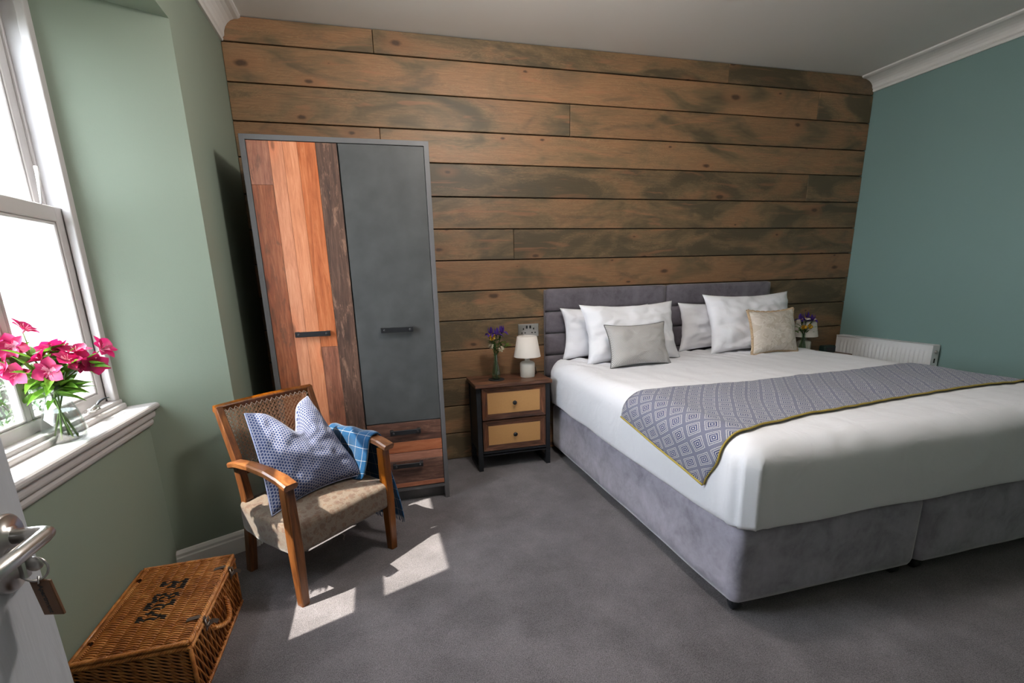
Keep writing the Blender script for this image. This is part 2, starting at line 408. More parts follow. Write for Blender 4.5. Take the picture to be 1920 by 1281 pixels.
def throw_mat():
    t = NT('blue_diamond_weave'); uv = t.uv(); s = t.n('SeparateXYZ', {0: uv}); P = .080
    u = t.ma('DIVIDE', s.outputs[0], P); v = t.ma('DIVIDE', s.outputs[1], P*1.18)
    p = t.ma('ABSOLUTE', t.ma('SUBTRACT', t.ma('FRACT', t.ma('ADD', u, v)), .5))
    q = t.ma('ABSOLUTE', t.ma('SUBTRACT', t.ma('FRACT', t.ma('SUBTRACT', u, v)), .5))
    mx = t.ma('MAXIMUM', p, q); mn = t.ma('MINIMUM', p, q)
    ring = t.thr(t.ma('SINE', t.ma('MULTIPLY', mx, 2*PI*9)), .15, .45)
    dash = t.thr(t.ma('SINE', t.ma('MULTIPLY', t.ma('ADD', p, q), 2*PI*14)), .4, .7)
    inner = t.ma('MAXIMUM', ring, t.ma('MULTIPLY', dash, t.thr(mx, .25, .26)))
    stripe = t.thr(t.ma('SINE', t.ma('MULTIPLY', v, 2*PI*26)), -.2, .2)
    band = t.thr(mx, .405, .415)
    val = t.ma('ADD', t.ma('MULTIPLY', inner, t.ma('SUBTRACT', 1.0, band)), t.ma('MULTIPLY', t.ma('MULTIPLY', stripe, .60), band))
    c = t.mix(val, (.052, .066, .155), (.47, .455, .47))
    t.bump(val, .2, .002); return t.fin(c, .85, sheen=.2, spec=.15)
M_throw = throw_mat()
M_yellow = plain('mustard_binding', (.40, .30, .055), .7, var=.2, scale=80)
def twill():
    t = NT('silver_grey_twill'); s = t.n('SeparateXYZ', {0: t.uv()})
    v = t.ma('SINE', t.ma('MULTIPLY', t.ma('ADD', s.outputs[0], t.ma('MULTIPLY', s.outputs[1], .75)), 2*PI/.0085))
    c = t.mix(t.thr(v, -.3, .5), (.31, .30, .295), (.56, .54, .525)); t.bump(v, .3, .001)
    return t.fin(c, .6, sheen=.2)
M_twill = twill()
def brocade():
    t = NT('cream_brocade'); uv = t.uv()
    w_ = t.noise(uv, 11, 2, .4, 2.6); e = t.thr(t.ma('ABSOLUTE', t.ma('SUBTRACT', w_, .5)), .02, .05)
    f_ = t.thr(w_, .5, .53)
    c = t.mix(f_, (.60, .53, .46), (.53, .46, .38)); c = t.mix(t.ma('MULTIPLY', t.ma('SUBTRACT', 1.0, e), .45), c, (.74, .69, .62))
    t.bump(t.ma('ADD', t.ma('MULTIPLY', f_, .6), t.ma('MULTIPLY', t.noise(uv, 200, 2), .3)), .5, .003)
    return t.fin(c, .7, sheen=.2)
M_brocade = brocade()
M_fringe = plain('gold_cord_trim', (.58, .42, .27), .6, var=.2, scale=90)
M_glass = glass_mat('window_glass', (.97, .98, .98), .05)
M_vase = glass_mat('clear_vase_glass', (.93, .95, .95), .10)
M_water = glass_mat('vase_water', (.95, .97, .95), .04)
M_gvase = glass_mat('green_glass', (.62, .80, .62), .12)
def leafm(name, c0, c1, tr=.35):
    t = NT(name); co = t.obj_co(); c = t.mix(t.noise(co, 30, 3), c0, c1)
    t.set(t.b.inputs['Base Color'], c); t.b.inputs['Roughness'].default_value = .45
    tl = t.n('BsdfTranslucent', {'Color': c}); mx = t.n('MixShader', {0: tr, 1: t.b.outputs[0], 2: tl.outputs[0]})
    t.t.links.new(mx.outputs[0], t.out.inputs[0]); return t.m
M_leaf = leafm('fresh_green_leaf', (.06, .17, .015), (.16, .34, .03))
M_stem = leafm('green_stem', (.13, .26, .04), (.24, .36, .08), .2)
M_petal = leafm('magenta_petal', (.34, .004, .060), (.56, .018, .14), .3)
M_petal2 = leafm('pale_pink_petal', (.75, .25, .38), (.80, .40, .48), .35)
M_purple = leafm('purple_iris_petal', (.05, .02, .22), (.12, .05, .36), .25)
M_yel = leafm('yellow_petal', (.70, .38, .02), (.80, .50, .04), .25)
M_cream = leafm('cream_blossom', (.62, .56, .42), (.75, .70, .55), .2)
M_dkleaf = leafm('dark_green_leaf', (.03, .08, .02), (.07, .15, .03), .2)
M_extwall = plain('white_render_wall', (.30, .30, .29), .9, var=.08, scale=3, bump=.3, bscale=30)
M_stone = plain('garden_stone', (.05, .045, .035), .9, var=.4, scale=8, bump=.4)
M_grass = leafm('garden_foliage', (.012, .03, .005), (.03, .06, .012), .2)
M_extground = plain('garden_ground', (.06, .07, .045), .95, var=.4, scale=3)
M_dark = plain('dark_void', (.02, .02, .02), .9)
M_tagwood = plain('engraved_wood_tag', (.155, .072, .035), .55, var=.2, scale=60)
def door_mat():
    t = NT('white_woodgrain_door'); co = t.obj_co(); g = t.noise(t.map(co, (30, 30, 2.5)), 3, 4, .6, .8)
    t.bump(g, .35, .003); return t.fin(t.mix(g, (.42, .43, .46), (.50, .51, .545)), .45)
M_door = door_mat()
M_plastic = plain('white_enamel', (.80, .80, .81), .35, var=.03)

# ------------------------------------------------------------------ room shell
XL, XR, YB, YF, ZC = -.635, 3.715, 3.162, -.30, 2.565
YW0, YW1 = 1.262, 2.158          # window opening
def sbox(name, *a, mats, **k):
    bm = bm_new(); box(bm, *a); return obj(name, bm, mats, kind='structure', **k)
bm = bm_new(); box(bm, XL-.6, XR+.2, -2.2, YB+.2, -.12, 0); obj('floor', bm, M_carpet, kind='structure', label='grey mottled fitted carpet')
bm = bm_new(); box(bm, XL-.6, XR+.2, -2.2, YB+.2, ZC, ZC+.12); obj('ceiling', bm, M_ceil, kind='structure')
wall_back = sbox('wall_back', XL-.6, XR+.2, YB+.012, YB+.2, 0, ZC, mats=M_dark)
WORLD.add(wall_back.name)
sbox('wall_right', XR, XR+.2, YF-.1, YB+.05, 0, ZC, mats=M_teal)
# left wall with the splayed window recess
bm = bm_new()
prism(bm, [(XL, 2.339), (-.919, 2.194), (-.99, YW1), (-1.13, YW1), (-1.13, 3.25), (XL, 3.25)], 0, ZC)
prism(bm, [(XL, YF-.1), (-1.13, YF-.1), (-1.13, YW0), (-.99, YW0), (-.919, 1.200), (XL, .950)], 0, ZC)
prism(bm, [(-1.13, YW0-.12), (-.919, YW0-.12), (-.919, YW1+.04), (-1.13, YW1+.04)], 0, .735)
prism(bm, [(-1.13, YW0), (-.99, YW0), (-.919, 1.200), (XL, .950), (XL, 2.339), (-.919, 2.194), (-.99, YW1), (-1.13, YW1)], 2.185, ZC)
obj('wall_left', bm, M_sage, kind='structure', label='sage green wall with splayed window recess')
# front wall (behind the camera) with the open doorway and a short hallway
bm = bm_new(); DX0, DX1 = -.46, .40
box(bm, XL-.5, DX0, YF-.1, YF, 0, ZC); box(bm, DX1, XR+.1, YF-.1, YF, 0, ZC); box(bm, DX0, DX1, YF-.1, YF, 2.05, ZC)
obj('wall_front', bm, M_sage, kind='structure')
bm = bm_new(); box(bm, -1.0, -.9, -2.0, YF-.1, 0, ZC); box(bm, 1.2, 1.3, -2.0, YF-.1, 0, ZC); box(bm, -1.0, 1.3, -2.1, -2.0, 0, ZC)
obj('wall_hallway', bm, M_ceil, kind='structure')
bm = bm_new()
for x0, x1, z0, z1 in ((DX0-.06, DX0, 0, 2.11), (DX1, DX1+.06, 0, 2.11), (DX0, DX1, 2.05, 2.11)): box(bm, x0, x1, YF-.11, YF+.012, z0, z1, .003)
obj('trim_1', bm, M_white, kind='structure')

t = thing('added_hall_lamp', 'added fill lamp, out of view, round and flush on the hallway ceiling', 'lamp', (.2, -1.2, 2.44))  # fixture made up to go with the added hallway fill light
bm = bm_new(); lathe(bm, [(.27, .012), (.28, .02), (.28, .09), (.24, ZC-2.44)], (0, 0, 0), 40); obj('fill_housing', bm, M_white, t, keep=True)
t = thing('added_pendant_lamp', 'added fill lamp, out of view, an open wire pendant hanging from the bedroom ceiling', 'lamp', (.75, 1.56, 2.28))  # unseen fixture added around the bedroom fill bulb
bm = bm_new(); tube(bm, [(0, 0, .14), (0, 0, ZC-2.28)], .003, 8); lathe(bm, [(.045, ZC-2.28-.03), (.05, ZC-2.28)], (0, 0, 0), 24); obj('flex', bm, M_black, t, keep=True)
bm = bm_new()
for k in range(8):
    a_ = 2*PI*k/8; tube(bm, [(.16*math.cos(a_)*math.sin(q), .16*math.sin(a_)*math.sin(q), .16*math.cos(q)) for q in [PI*i/12 for i in range(1, 12)]], .0015, 5)
obj('wire_shade', bm, M_black, t, keep=True)

# planks: measured joints
ZJ = [0, .187, .379, .569, .756, .950, 1.137, 1.328, 1.517, 1.705, 1.894, 2.072, 2.258, 2.444, ZC]
butts = {13: [.133, 2.453], 12: [3.226], 11: [1.307], 10: [.130], 9: [3.21], 8: [], 7: [.919], 6: [], 5: [2.3], 4: [], 3: [1.9], 2: [], 1: [1.2, 2.9], 0: []}
for r in range(14):
    xs = [XL] + butts[r] + [XR]
    for a, b in zip(xs, xs[1:]):
        bm = bm_new(); yo = random.uniform(-.0015, .0015); x1 = b-.0012; x0 = a+.0012
        # top row is scribed around the cornice
        if r == 13: 
            x0 = max(x0, XL+.004); x1 = min(x1, XR-.004)
        box(bm, x0, x1, YB-.010+yo, YB+.011, ZJ[r]+.003, ZJ[r+1]-.003, .003, 2)
        obj('plank', bm, M_plank, wall_back)

# cornices
def cove(out, top, bot):
    pr = [(0, bot), (.012, bot), (.016, bot+.010), (.014, bot+.016), (.020, bot+.022)]
    for k in range(7):
        a = k/6*PI/2; pr.append((.022+(out-.034)*(1-math.cos(a)), bot+.024+(top-.016-bot-.024)*math.sin(a)))
    pr += [(out-.008, top-.014), (out, top-.010), (out, top), (0, top)]
    return pr
bm = bm_new(); extrude_profile(bm, cove(.13, ZC, ZC-.098), (XR, YF), (XR, YB-.011), (-1, 0)); obj('trim_2', bm, M_white, kind='structure', label='white moulded cornice along the green wall')
bm = bm_new(); extrude_profile(bm, cove(.11, ZC, ZC-.122), (XL, YF), (XL, YB-.011), (1, 0)); obj('trim_3', bm, M_white, kind='structure', label='white moulded cornice above the window wall')
# skirting along the splayed reveal and the corner behind the chair
sk = [(0, 0), (.018, 0), (.018, .070), (.014, .076), (.014, .088), (.006, .100), (0, .102)]
def nrm(a, b):
    d = Vector((b[0]-a[0], b[1]-a[1], 0)).normalized(); return (d.y, -d.x)
bm = bm_new(); a, b = (-.919, 2.194), (XL, 2.339); extrude_profile(bm, sk, (a[0]-.04, a[1]-.0204), (b[0]+.004, b[1]+.002), nrm(a, b)); extrude_profile(bm, sk, (XL, 2.335), (XL, YB-.011), (1, 0))
obj('baseboard_left', bm, M_white, kind='structure')
bm = bm_new(); extrude_profile(bm, sk, (XR, YF), (XR, YB-.011), (-1, 0)); obj('baseboard_right', bm, M_white, kind='structure')

# ------------------------------------------------------------------ window
win = thing('window_1', 'white timber sash window with the lower sash glazed in two panes', None, (-1.06, 1.71, .765), world=True, kind='structure')
bm = bm_new()
for s in (0, 1):
    y_in = 2.135 if s else 1.285; y_out = 2.175 if s else 1.245
    ya, yb = min(y_in, y_out), max(y_in, y_out)
    box(bm, -1.125, -.985, ya, yb, .765, 2.185, .002)
    yb2 = (2.118, 2.14) if s else (1.28, 1.302)
    box(bm, -1.008, -.980, yb2[0], yb2[1], .80, 2.15, .004, 2)      # staff bead
    yb3 = (2.125, 2.137) if s else (1.283, 1.295)
    box(bm, -1.062, -1.054, yb3[0], yb3[1], .80, 2.15, .001)        # parting bead
box(bm, -1.125, -.985, 1.26, 2.16, 2.12, 2.186, .002)
box(bm, -1.13, -.975, 1.26, 2.16, .760, .800, .006, 2)
box(bm, -.985, -.962, 1.262, 2.158, .760, .785, .008, 3)
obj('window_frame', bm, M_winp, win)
def sash(name, x0, x1, z0, z1, bot, top, st=.048):
    bm = bm_new(); y0, y1 = 1.288, 2.132; ym = 1.71; xm = (x0+x1)/2
    box(bm, x0, x1, y0, y0+st, z0, z1, .003); box(bm, x0, x1, y1-st, y1, z0, z1, .003)
    box(bm, x0, x1, y0+st-.004, y1-st+.004, z0, z0+bot, .003); box(bm, x0, x1, y0+st-.004, y1-st+.004, z1-top, z1, .003)
    box(bm, x0+.006, x1-.006, ym-.015, ym+.015, z0+bot-.004, z1-top+.004, .004)
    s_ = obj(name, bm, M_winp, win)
    for a, b in ((y0+st, ym-.015), (ym+.015, y1-st)):
        bm = bm_new()
        for (p, q, zz0, zz1) in ((a, a+.010, z0+bot, z1-top), (b-.010, b, z0+bot, z1-top)): box(bm, x1-.014, x1-.004, p, q, zz0, zz1, .003)
        for zz in (z0+bot, z1-top-.010): box(bm, x1-.014, x1-.004, a, b, zz, zz+.010, .003)
        obj('glazing_bead', bm, M_winp, s_)
        bm = bm_new(); box(bm, xm-.003, xm+.001, a-.003, b+.003, z0+bot-.003, z1-top+.003); obj('glass_pane', bm, M_glass, s_)
    return s_
sash('lower_sash', -1.052, -1.012, .786, 1.492, .052, .050)
sash('upper_sash', -1.100, -1.062, 1.440, 2.13, .045, .085)
bm = bm_new(); tube(bm, [(-1.008, 2.03, 1.605), (-1.006, 2.028, 1.585), (-1.008, 2.025, 1.55), (-1.012, 2.02, 1.49)], [.006, .0065, .005, .003], 8); obj('sash_stop', bm, M_plastic, win)
# sill board with bullnose and two mouldings, following the splayed reveals
bm = bm_new()
def ry(x, s): 
    return (2.339+.511*(x-XL)) if s else (.950-.879*(x-XL))
def sillslab(x1, z0, z1, rad):
    n = 6; prof = [(-.99, z0), (-.99, z1)]
    for k in range(n+1):
        a = PI/2-PI*k/n; prof.append((x1-rad+rad*math.cos(a), (z0+z1)/2+(z1-z0)/2*math.sin(a)))
    A = [bm.verts.new((x, ry(x, 1)-.0005, z)) for x, z in prof]; B = [bm.verts.new((x, ry(x, 0)+.0005, z)) for x, z in prof]
    for i in range(len(prof)): j = (i+1) % len(prof); bm.faces.new((A[i], A[j], B[j], B[i]))
    bm.faces.new(A[::-1]); bm.faces.new(B)
sillslab(-.876, .738, .765, .012); sillslab(-.893, .705, .7385, .006); sillslab(-.903, .672, .7055, .012)
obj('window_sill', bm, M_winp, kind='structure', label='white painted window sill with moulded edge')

# ------------------------------------------------------------------ outdoors (seen through the panes)
bm = bm_new(); box(bm, -14, -1.14, -8, 14, -.45, -.35); obj('garden_ground', bm, M_extground, kind='structure')
bm = bm_new(); box(bm, -3.3, -3.1, 5.50, 12, -.35, 2.3); box(bm, -3.36, -3.04, 5.45, 12.05, 2.3, 2.36)
tag = obj('garden_wall', bm, M_extwall, kind='structure', label='white rendered wall outside the window')
fence = thing('garden_fence', 'brown boarded fence outside beyond the window, left of the white wall', 'fence', (-4.2, 6.0, -.35), world=True)
for k in range(8):
    bm = bm_new(); box(bm, -4.22, -4.19, 4.0, 7.6, -.2+k*.17, -.05+k*.17, .004); obj('slat', bm, M_stone, fence)
for y in (4.1, 5.8, 7.5):
    bm = bm_new(); box(bm, -4.30, -4.22, y-.04, y+.04, -.35, 1.25); obj('post', bm, M_stone, fence)
random.seed(3)
for i, (x, y, h, lab) in enumerate(((-3.0, 5.0, .85, 'leafy green garden shrub at the foot of the fence outside'), (-2.5, 4.35, .6, 'low green garden plant beside the white wall outside'), (-2.1, 3.5, .5, 'low grassy garden plant just outside the window'))):
    bm = bm_new()
    for k in range(1100):
        a = random.uniform(0, 2*PI); r0 = random.uniform(0, .35); zz = random.uniform(0, h)
        p = Vector((x+r0*math.cos(a), y+r0*math.sin(a), -.35+zz)); L = random.uniform(.03, .07)
        d = Vector((random.uniform(-1, 1), random.uniform(-1, 1), random.uniform(.2, 1.4))).normalized()*L; s_ = d.cross(Vector((0, 0, 1))).normalized()*.012
        v = [bm.verts.new(q) for q in (p, p+d*.5+s_, p+d, p+d*.5-s_)]; bm.faces.new(v)
    obj('garden_shrub', bm, M_grass, label=lab, cat='shrub', base=True)

# ------------------------------------------------------------------ wardrobe
WX0, WX1, WY0, WY1, WZ = -.503, .330, 2.562, 3.118, 1.862
wd = thing('wardrobe', 'tall wardrobe with one reclaimed-wood door and one graphite door over two drawers', 'wardrobe', ((WX0+WX1)/2, (WY0+WY1)/2, 0), world=True)
bm = bm_new()
box(bm, WX0, WX0+.024, WY0, WY1, 0, WZ, .001); box(bm, WX1-.024, WX1, WY0, WY1, 0, WZ, .001)
box(bm, WX0+.023, WX1-.023, WY0, WY1, WZ-.022, WZ-.0001, .0005); box(bm, WX0+.02, WX1-.02, WY0+.004, WY1, .072, .092)
box(bm, WX0+.02, WX1-.02, WY1-.01, WY1, .07, WZ-.01); box(bm, WX0+.02, WX1-.02, WY0+.05, WY0+.066, 0, .072)
box(bm, -.100, -.082, WY0+.03, WY1, .09, WZ-.02)
obj('carcass', bm, M_graph_edge, wd)
def handle(parent, xc, zc, y):
    bm = bm_new(); box(bm, xc-.081, xc+.081, y-.028, y-.022, zc-.0125, zc+.0125, .0015)
    for s in (-1, 1): box(bm, xc+s*.072-.009, xc+s*.072+.009, y-.024, y, zc-.0125, zc+.0125, .001)
    for s in (-1, 1): lathe(bm, [(.0055, 0), (.0055, .003), (.003, .0045)], (xc+s*.064, y-.028, zc), 12, mat=1, M=Matrix.Rotation(PI/2, 4, 'X'))
    h = obj('handle', bm, [M_black, M_bolt], parent)
    return h
def bolts(parent_h, xc, zc, y):
    pass
doorL = thing('door', None, None, (-.287, WY0+.01, .97)); doorL.parent = wd; 
WORLD.discard(doorL.name)
# door backing mesh is the part itself
bpy.data.objects.remove(doorL)
bm = bm_new(); box(bm, WX0+.026, -.0945, WY0+.006, WY0+.020, .096, WZ-.025, .001); doorL = obj('door', bm, M_graph_edge, wd, label='reclaimed multi-coloured board door')
def board(parent, x0, x1, z0, z1, mat, y=WY0, name='board'):
    bm = bm_new(); box(bm, x0+.0004, x1-.0004, y, y+.008, z0+.0004, z1-.0004, .0008); return obj(name, bm, mat, parent)
zt, zb = WZ-.025, .096
for (x0, x1, z0, z1, k) in ((-.477, -.385, 1.653, zt, 'rust'), (-.477, -.385, zb, 1.653, 'rust'), (-.385, -.328, zb, zt, 'light'), (-.328, -.266, zb, zt, 'light'),
                            (-.266, -.187, .905, zt, 'orange'), (-.266, -.187, zb, .905, 'rust'), (-.187, -.0945, zb, zt, 'dark')):
    board(doorL, x0, x1, z0, z1, M_b[(k, 'z')])
handle(doorL, -.295, .973, WY0)
bm = bm_new(); box(bm, -.0885, WX1-.026, WY0, WY0+.018, .476, zt, .0015); doorR = obj('door', bm, M_graphite, wd, label='plain graphite grey door')
handle(doorR, .110, .972, WY0)
for (z0, z1, strips, hz) in ((.3005, .472, ((.362, .472, 'drw'), (.3005, .362, 'orange')), .423), (.096, .2975, ((.252, .2975, 'orange'), (.122, .252, 'drw'), (.096, .122, 'orange')), .231)):
    bm = bm_new(); box(bm, -.0885, WX1-.026, WY0+.008, WY0+.020, z0, z1, .001); dr = obj('drawer', bm, M_graph_edge, wd)
    for a, b, k in strips: board(dr, -.0885, WX1-.026, a, b, M_b[(k, 'x')])
    handle(dr, .110, hz, WY0)

# ------------------------------------------------------------------ bedside tables
def bedside(label, dx):
    t = thing('bedside_table', label, 'bedside table', (.8135+dx, 2.985, 0), 0, 'black framed bedside tables either side of the bed', world=True)
    x0, x1, y0, y1 = .570+dx, 1.057+dx, 2.865, 3.115
    bm = bm_new(); box(bm, x0-.010, x1+.006, 2.838, 3.130, .556, .578, .003, 2); obj('table_top', bm, M_rustic, t)
    bm = bm_new(); w_ = .030
    for xa in (x0, x1-w_):
        box(bm, xa, xa+w_, y0, y0+.028, 0, .556, .0015); box(bm, xa, xa+w_, y1-.028, y1, 0, .556, .0015)
        box(bm, xa, xa+w_, y0+.028, y1-.028, 0, .028, .0015); box(bm, xa+.004, xa+w_-.004, y0+.028, y1-.028, .13, .556)
    box(bm, x0+w_, x1-w_, y0, y0+.02, .100, .133, .0015); box(bm, x0+w_, x1-w_, y1-.016, y1, .11, .556); box(bm, x0+w_, x1-w_, y0, y1, .11, .118)
    obj('frame', bm, M_blackw, t)
    for z0, z1 in ((.343, .549), (.137, .334)):
        xa, xb = x0+w_+.004, x1-w_-.004; yb = y0-.004; fw_ = .036
        bm = bm_new(); box(bm, xa, xb, yb+.010, yb+.022, z0, z1, .001); d = obj('drawer', bm, M_rustic, t)
        def fr(pts, mt):
            bm = bm_new(); lo = [bm.verts.new((p[0], yb+p[2], p[1])) for p in pts]; hi = [bm.verts.new((p[0], yb+.011, p[1])) for p in pts]
            n = len(pts); bm.faces.new(lo); bm.faces.new(hi[::-1])
            for i in range(n): bm.faces.new((lo[i], lo[(i+1) % n], hi[(i+1) % n], hi[i]))
            obj('frame_board', bm, mt, d)
        i0, i1, j0, j1 = xa+fw_, xb-fw_, z0+fw_, z1-fw_*.9
        e = .0004
        fr([(xa, z1, 0), (xb, z1, 0), (i1, j1+e, .004), (i0, j1+e, .004)], M_rustic); fr([(xa, z0, 0), (i0, j0-e, .004), (i1, j0-e, .004), (xb, z0, 0)], M_rustic)
        fr([(xa, z0, 0), (xa, z1, 0), (i0-e, j1, .004), (i0-e, j0, .004)], M_rusticz); fr([(xb, z0, 0), (i1+e, j0, .004), (i1+e, j1, .004), (xb, z1, 0)], M_rusticz)
        bm = bm_new(); box(bm, i0, i1, yb+.0055, yb+.0095, j0, j1); obj('rattan_panel', bm, M_rattan, d)
        bm = bm_new(); Rm = Matrix.Rotation(PI/2, 4, 'X'); lathe(bm, [(.004, -.001), (.005, .010), (.012, .014), (.0145, .020), (.012, .026), (.004, .028)], ((xa+xb)/2, yb+.006, (z0+z1)/2), 20, M=Rm); obj('knob', bm, M_black, d, smooth=True)
    return t
bedside('black and brown two-drawer bedside table between the wardrobe and the bed', 0)
bedside('bedside table mostly hidden behind the bed, beside the radiator', 2.432)
NZ = .578
def lamp(x, y, label):
    t = thing('table_lamp', label, 'lamp', (x, y, NZ), 0, 'cream ceramic table lamps')
    bm = bm_new(); lathe(bm, [(.046, 0), (.048, .003), (.049, .086), (.046, .094), (.036, .101), (.020, .105), (.0165, .109), (.016, .120)], (0, 0, 0), 40); obj('base', bm, M_ceramic, t)
    bm = bm_new(); prof = [(.088, .134), (.086, .134), (.062, .264), (.0635, .266)]
    lathe(bm, prof, (0, 0, 0), 48, cap_lo=False, cap_hi=False)
    rings = bm.verts[:]; lathe(bm, [(.088, .134), (.0645, .266), (.0635, .266)], (0, 0, 0), 48, cap_lo=False, cap_hi=False); s_ = obj('lamp_shade', bm, M_shade, t)
    bm = bm_new(); tube(bm, [(0, 0, .12), (0, 0, .17)], .011, 12)
    for a in (0, 2*PI/3, 4*PI/3): tube(bm, [(.010*math.cos(a), .010*math.sin(a), .165), (.0645*math.cos(a), .0645*math.sin(a), .255)], .0015, 6)
    obj('bulb_holder', bm, M_chrome, t)
    bm = bm_new(); tube(bm, [(.045, .02, .010), (.07, .04, .006), (.085, .07, .008), (.088, .095, .035), (.092, .10, .04)], .003, 6); obj('cable', bm, M_blackw, t)
lamp(.945, 2.988, 'cream ceramic table lamp beside the vase, left of the bed')
lamp(3.205, 3.01, 'cream ceramic table lamp beside the radiator, right of the bed')
bm = bm_new(); lathe(bm, [(.050, 0), (.052, .002), (.052, .004), (.050, .006)], (.727, 2.965, NZ), 40); obj('coaster', bm, M_blackw, label='round black coaster under the small vase', cat='coaster')

def petal(bm, base, d, nrm_, L, W, curl=.3, mat=0, nu=5, nv=4, cup=.25, rnd_=.85):
    d = d.normalized(); s_ = d.cross(nrm_).normalized(); n_ = s_.cross(d).normalized()
    def fn(u, v):
        w_ = W*math.sin(PI*min(1, .10+.90*u)**rnd_)*(v-.5)
        return Vector(base)+d*(L*u*(1-.15*u*abs(curl)))+s_*w_+n_*(-curl*L*u*u + cup*W*(2*(v-.5))**2*math.sin(PI*u))
    surf(bm, nu, nv, fn, mat=mat)
def iris(loc, rz, label, vasecenter, H=.33, cols=(0, 1)):
    t = thing('iris_stem', label, 'flower', loc, rz, None)
    return t
def small_vase(x, y, z, label, vlabel):
    v = thing('bud_vase', label, 'vase', (x, y, z))
    bm = bm_new(); lathe(bm, [(.022, 0), (.026, .004), (.027, .04), (.024, .065), (.015, .10), (.012, .125), (.0125, .155), (.015, .163)], (0, 0, 0), 32, cap_hi=False); obj('glass_body', bm, M_gvase, v)
    bm = bm_new(); lathe(bm, [(.0205, .005), (.0235, .02), (.0235, .045), (.021, .062), (.012, .10)], (0, 0, 0), 24); obj('water', bm, M_water, v)
    return v
small_vase(.727, 2.965, NZ+.006, 'small green glass bud vase on the black coaster', '')
small_vase(3.135, 2.955, NZ, 'small green glass bud vase in front of the right-hand lamp', '')
def bouquet(x, y, z, rr, where, heads, grp, sc_=1.45):
    """each head: (dx, dy, dz, kind)"""
    for i, (dx, dy, dz, kind, lab) in enumerate(heads):
        t = thing({'iris': 'iris', 'cream': 'cream_flower', 'leaf': 'leaf_sprig', 'yellow': 'yellow_flower'}[kind], lab+' '+where, 'flower' if kind != 'leaf' else 'foliage', (x, y, z), 0, grp)
        bm = bm_new(); a = rr*1.7*i
        b0 = Vector((.008*math.cos(a), .008*math.sin(a), .010)); mid_ = Vector((.004*math.cos(a+2), .004*math.sin(a+2), .15)); top = Vector((dx, dy, dz))
        pts = [b0.lerp(mid_, k/4) for k in range(4)]+[mid_.lerp(top, k/5)+Vector((0, 0, .01*math.sin(PI*k/5))) for k in range(6)]
        tube(bm, pts, .0022, 6)
        if kind in ('iris', 'leaf'):
            for k in range(3): petal(bm, pts[5+k % 3], Vector((math.cos(a+k*2), math.sin(a+k*2), .9)), Vector((0, 0, 1)), .045*sc_, .012, .2)
        obj('stem', bm, M_dkleaf, t)
        bm = bm_new()
        if kind == 'iris':
            for k in range(3):
                q = 2*PI*k/3+a
                petal(bm, top, Vector((math.cos(q), math.sin(q), .15)), Vector((0, 0, 1)), .034*sc_, .024*sc_, .45, 0)
                petal(bm, top, Vector((math.cos(q), math.sin(q), .2)), Vector((0, 0, 1)), .018*sc_, .011*sc_, .25, 1)
                petal(bm, top, Vector((.45*math.cos(q+1), .45*math.sin(q+1), 1)), Vector((math.cos(q+1), math.sin(q+1), 0)), .034*sc_, .016*sc_, .2, 0)
            obj('blossom', bm, [M_purple, M_yel], t)
        elif kind in ('cream', 'yellow'):
            for k in range(26):
                u1 = random.uniform(-1, 1); q = random.uniform(0, 2*PI); rr_ = math.sqrt(1-u1*u1); dv = Vector((rr_*math.cos(q), rr_*math.sin(q), u1))
                petal(bm, top+dv*.006, dv, Vector((dv.y, -dv.x, .3)), .011*sc_, .009*sc_, .3, 0, 3, 2)
            obj('blossom', bm, M_cream if kind == 'cream' else M_yel, t)
        else:
            for k in range(7):
                q = k*1.1+a; petal(bm, top+Vector((0, 0, -.02+.006*k)), Vector((math.cos(q), math.sin(q)*.6, .3)), Vector((0, 0, 1)), .032*sc_, .013, .15)
            obj('leaflets', bm, M_leaf, t)
G1 = 'flowers in the bud vase left of the bed'
bouquet(.727, 2.965, NZ+.006, 1, 'in the left bud vase', [(-.032, -.01, .290, 'iris', 'purple iris leaning left'), (.004, -.02, .285, 'iris', 'purple iris with yellow falls at centre'), (.045, .0, .295, 'iris', 'purple iris leaning right'), (-.025, -.03, .27, 'yellow', 'small yellow flower below the irises'), (-.030, -.015, .215, 'cream', 'cream blossom low on the left'), (.030, -.03, .195, 'cream', 'cream blossom just above the rim'), (.070, .0, .215, 'leaf', 'green leafy sprig reaching right'), (.0, .02, .23, 'leaf', 'upright green leafy sprig')], G1)
bouquet(3.135, 2.955, NZ, 2, 'in the right bud vase', [(-.045, 0, .27, 'iris', 'purple iris at the left'), (.01, .0, .28, 'iris', 'purple iris at the top'), (.045, -.02, .26, 'iris', 'purple iris at the right'), (-.035, -.03, .215, 'yellow', 'yellow flower at lower left'), (.020, -.035, .22, 'yellow', 'yellow flower at lower right'), (.075, .0, .185, 'leaf', 'green sprig reaching over the lamp shade'), (-.05, .0, .19, 'leaf', 'dark green sprig beside the pillow')], 'flowers in the bud vase right of the bed')
# clock on the right bedside table
ck = thing('alarm_clock', 'small dark green bedside clock on the right-hand bedside table', 'clock', (3.385, 2.96, NZ))
bm = bm_new(); box(bm, -.055, .055, -.03, .03, 0, .058, .012, 3); obj('case', bm, plain('dark_green_plastic', (.012, .03, .028), .4), ck)
bm = bm_new(); box(bm, -.040, .040, -.0315, -.029, .012, .046, .001); obj('screen', bm, M_black, ck)

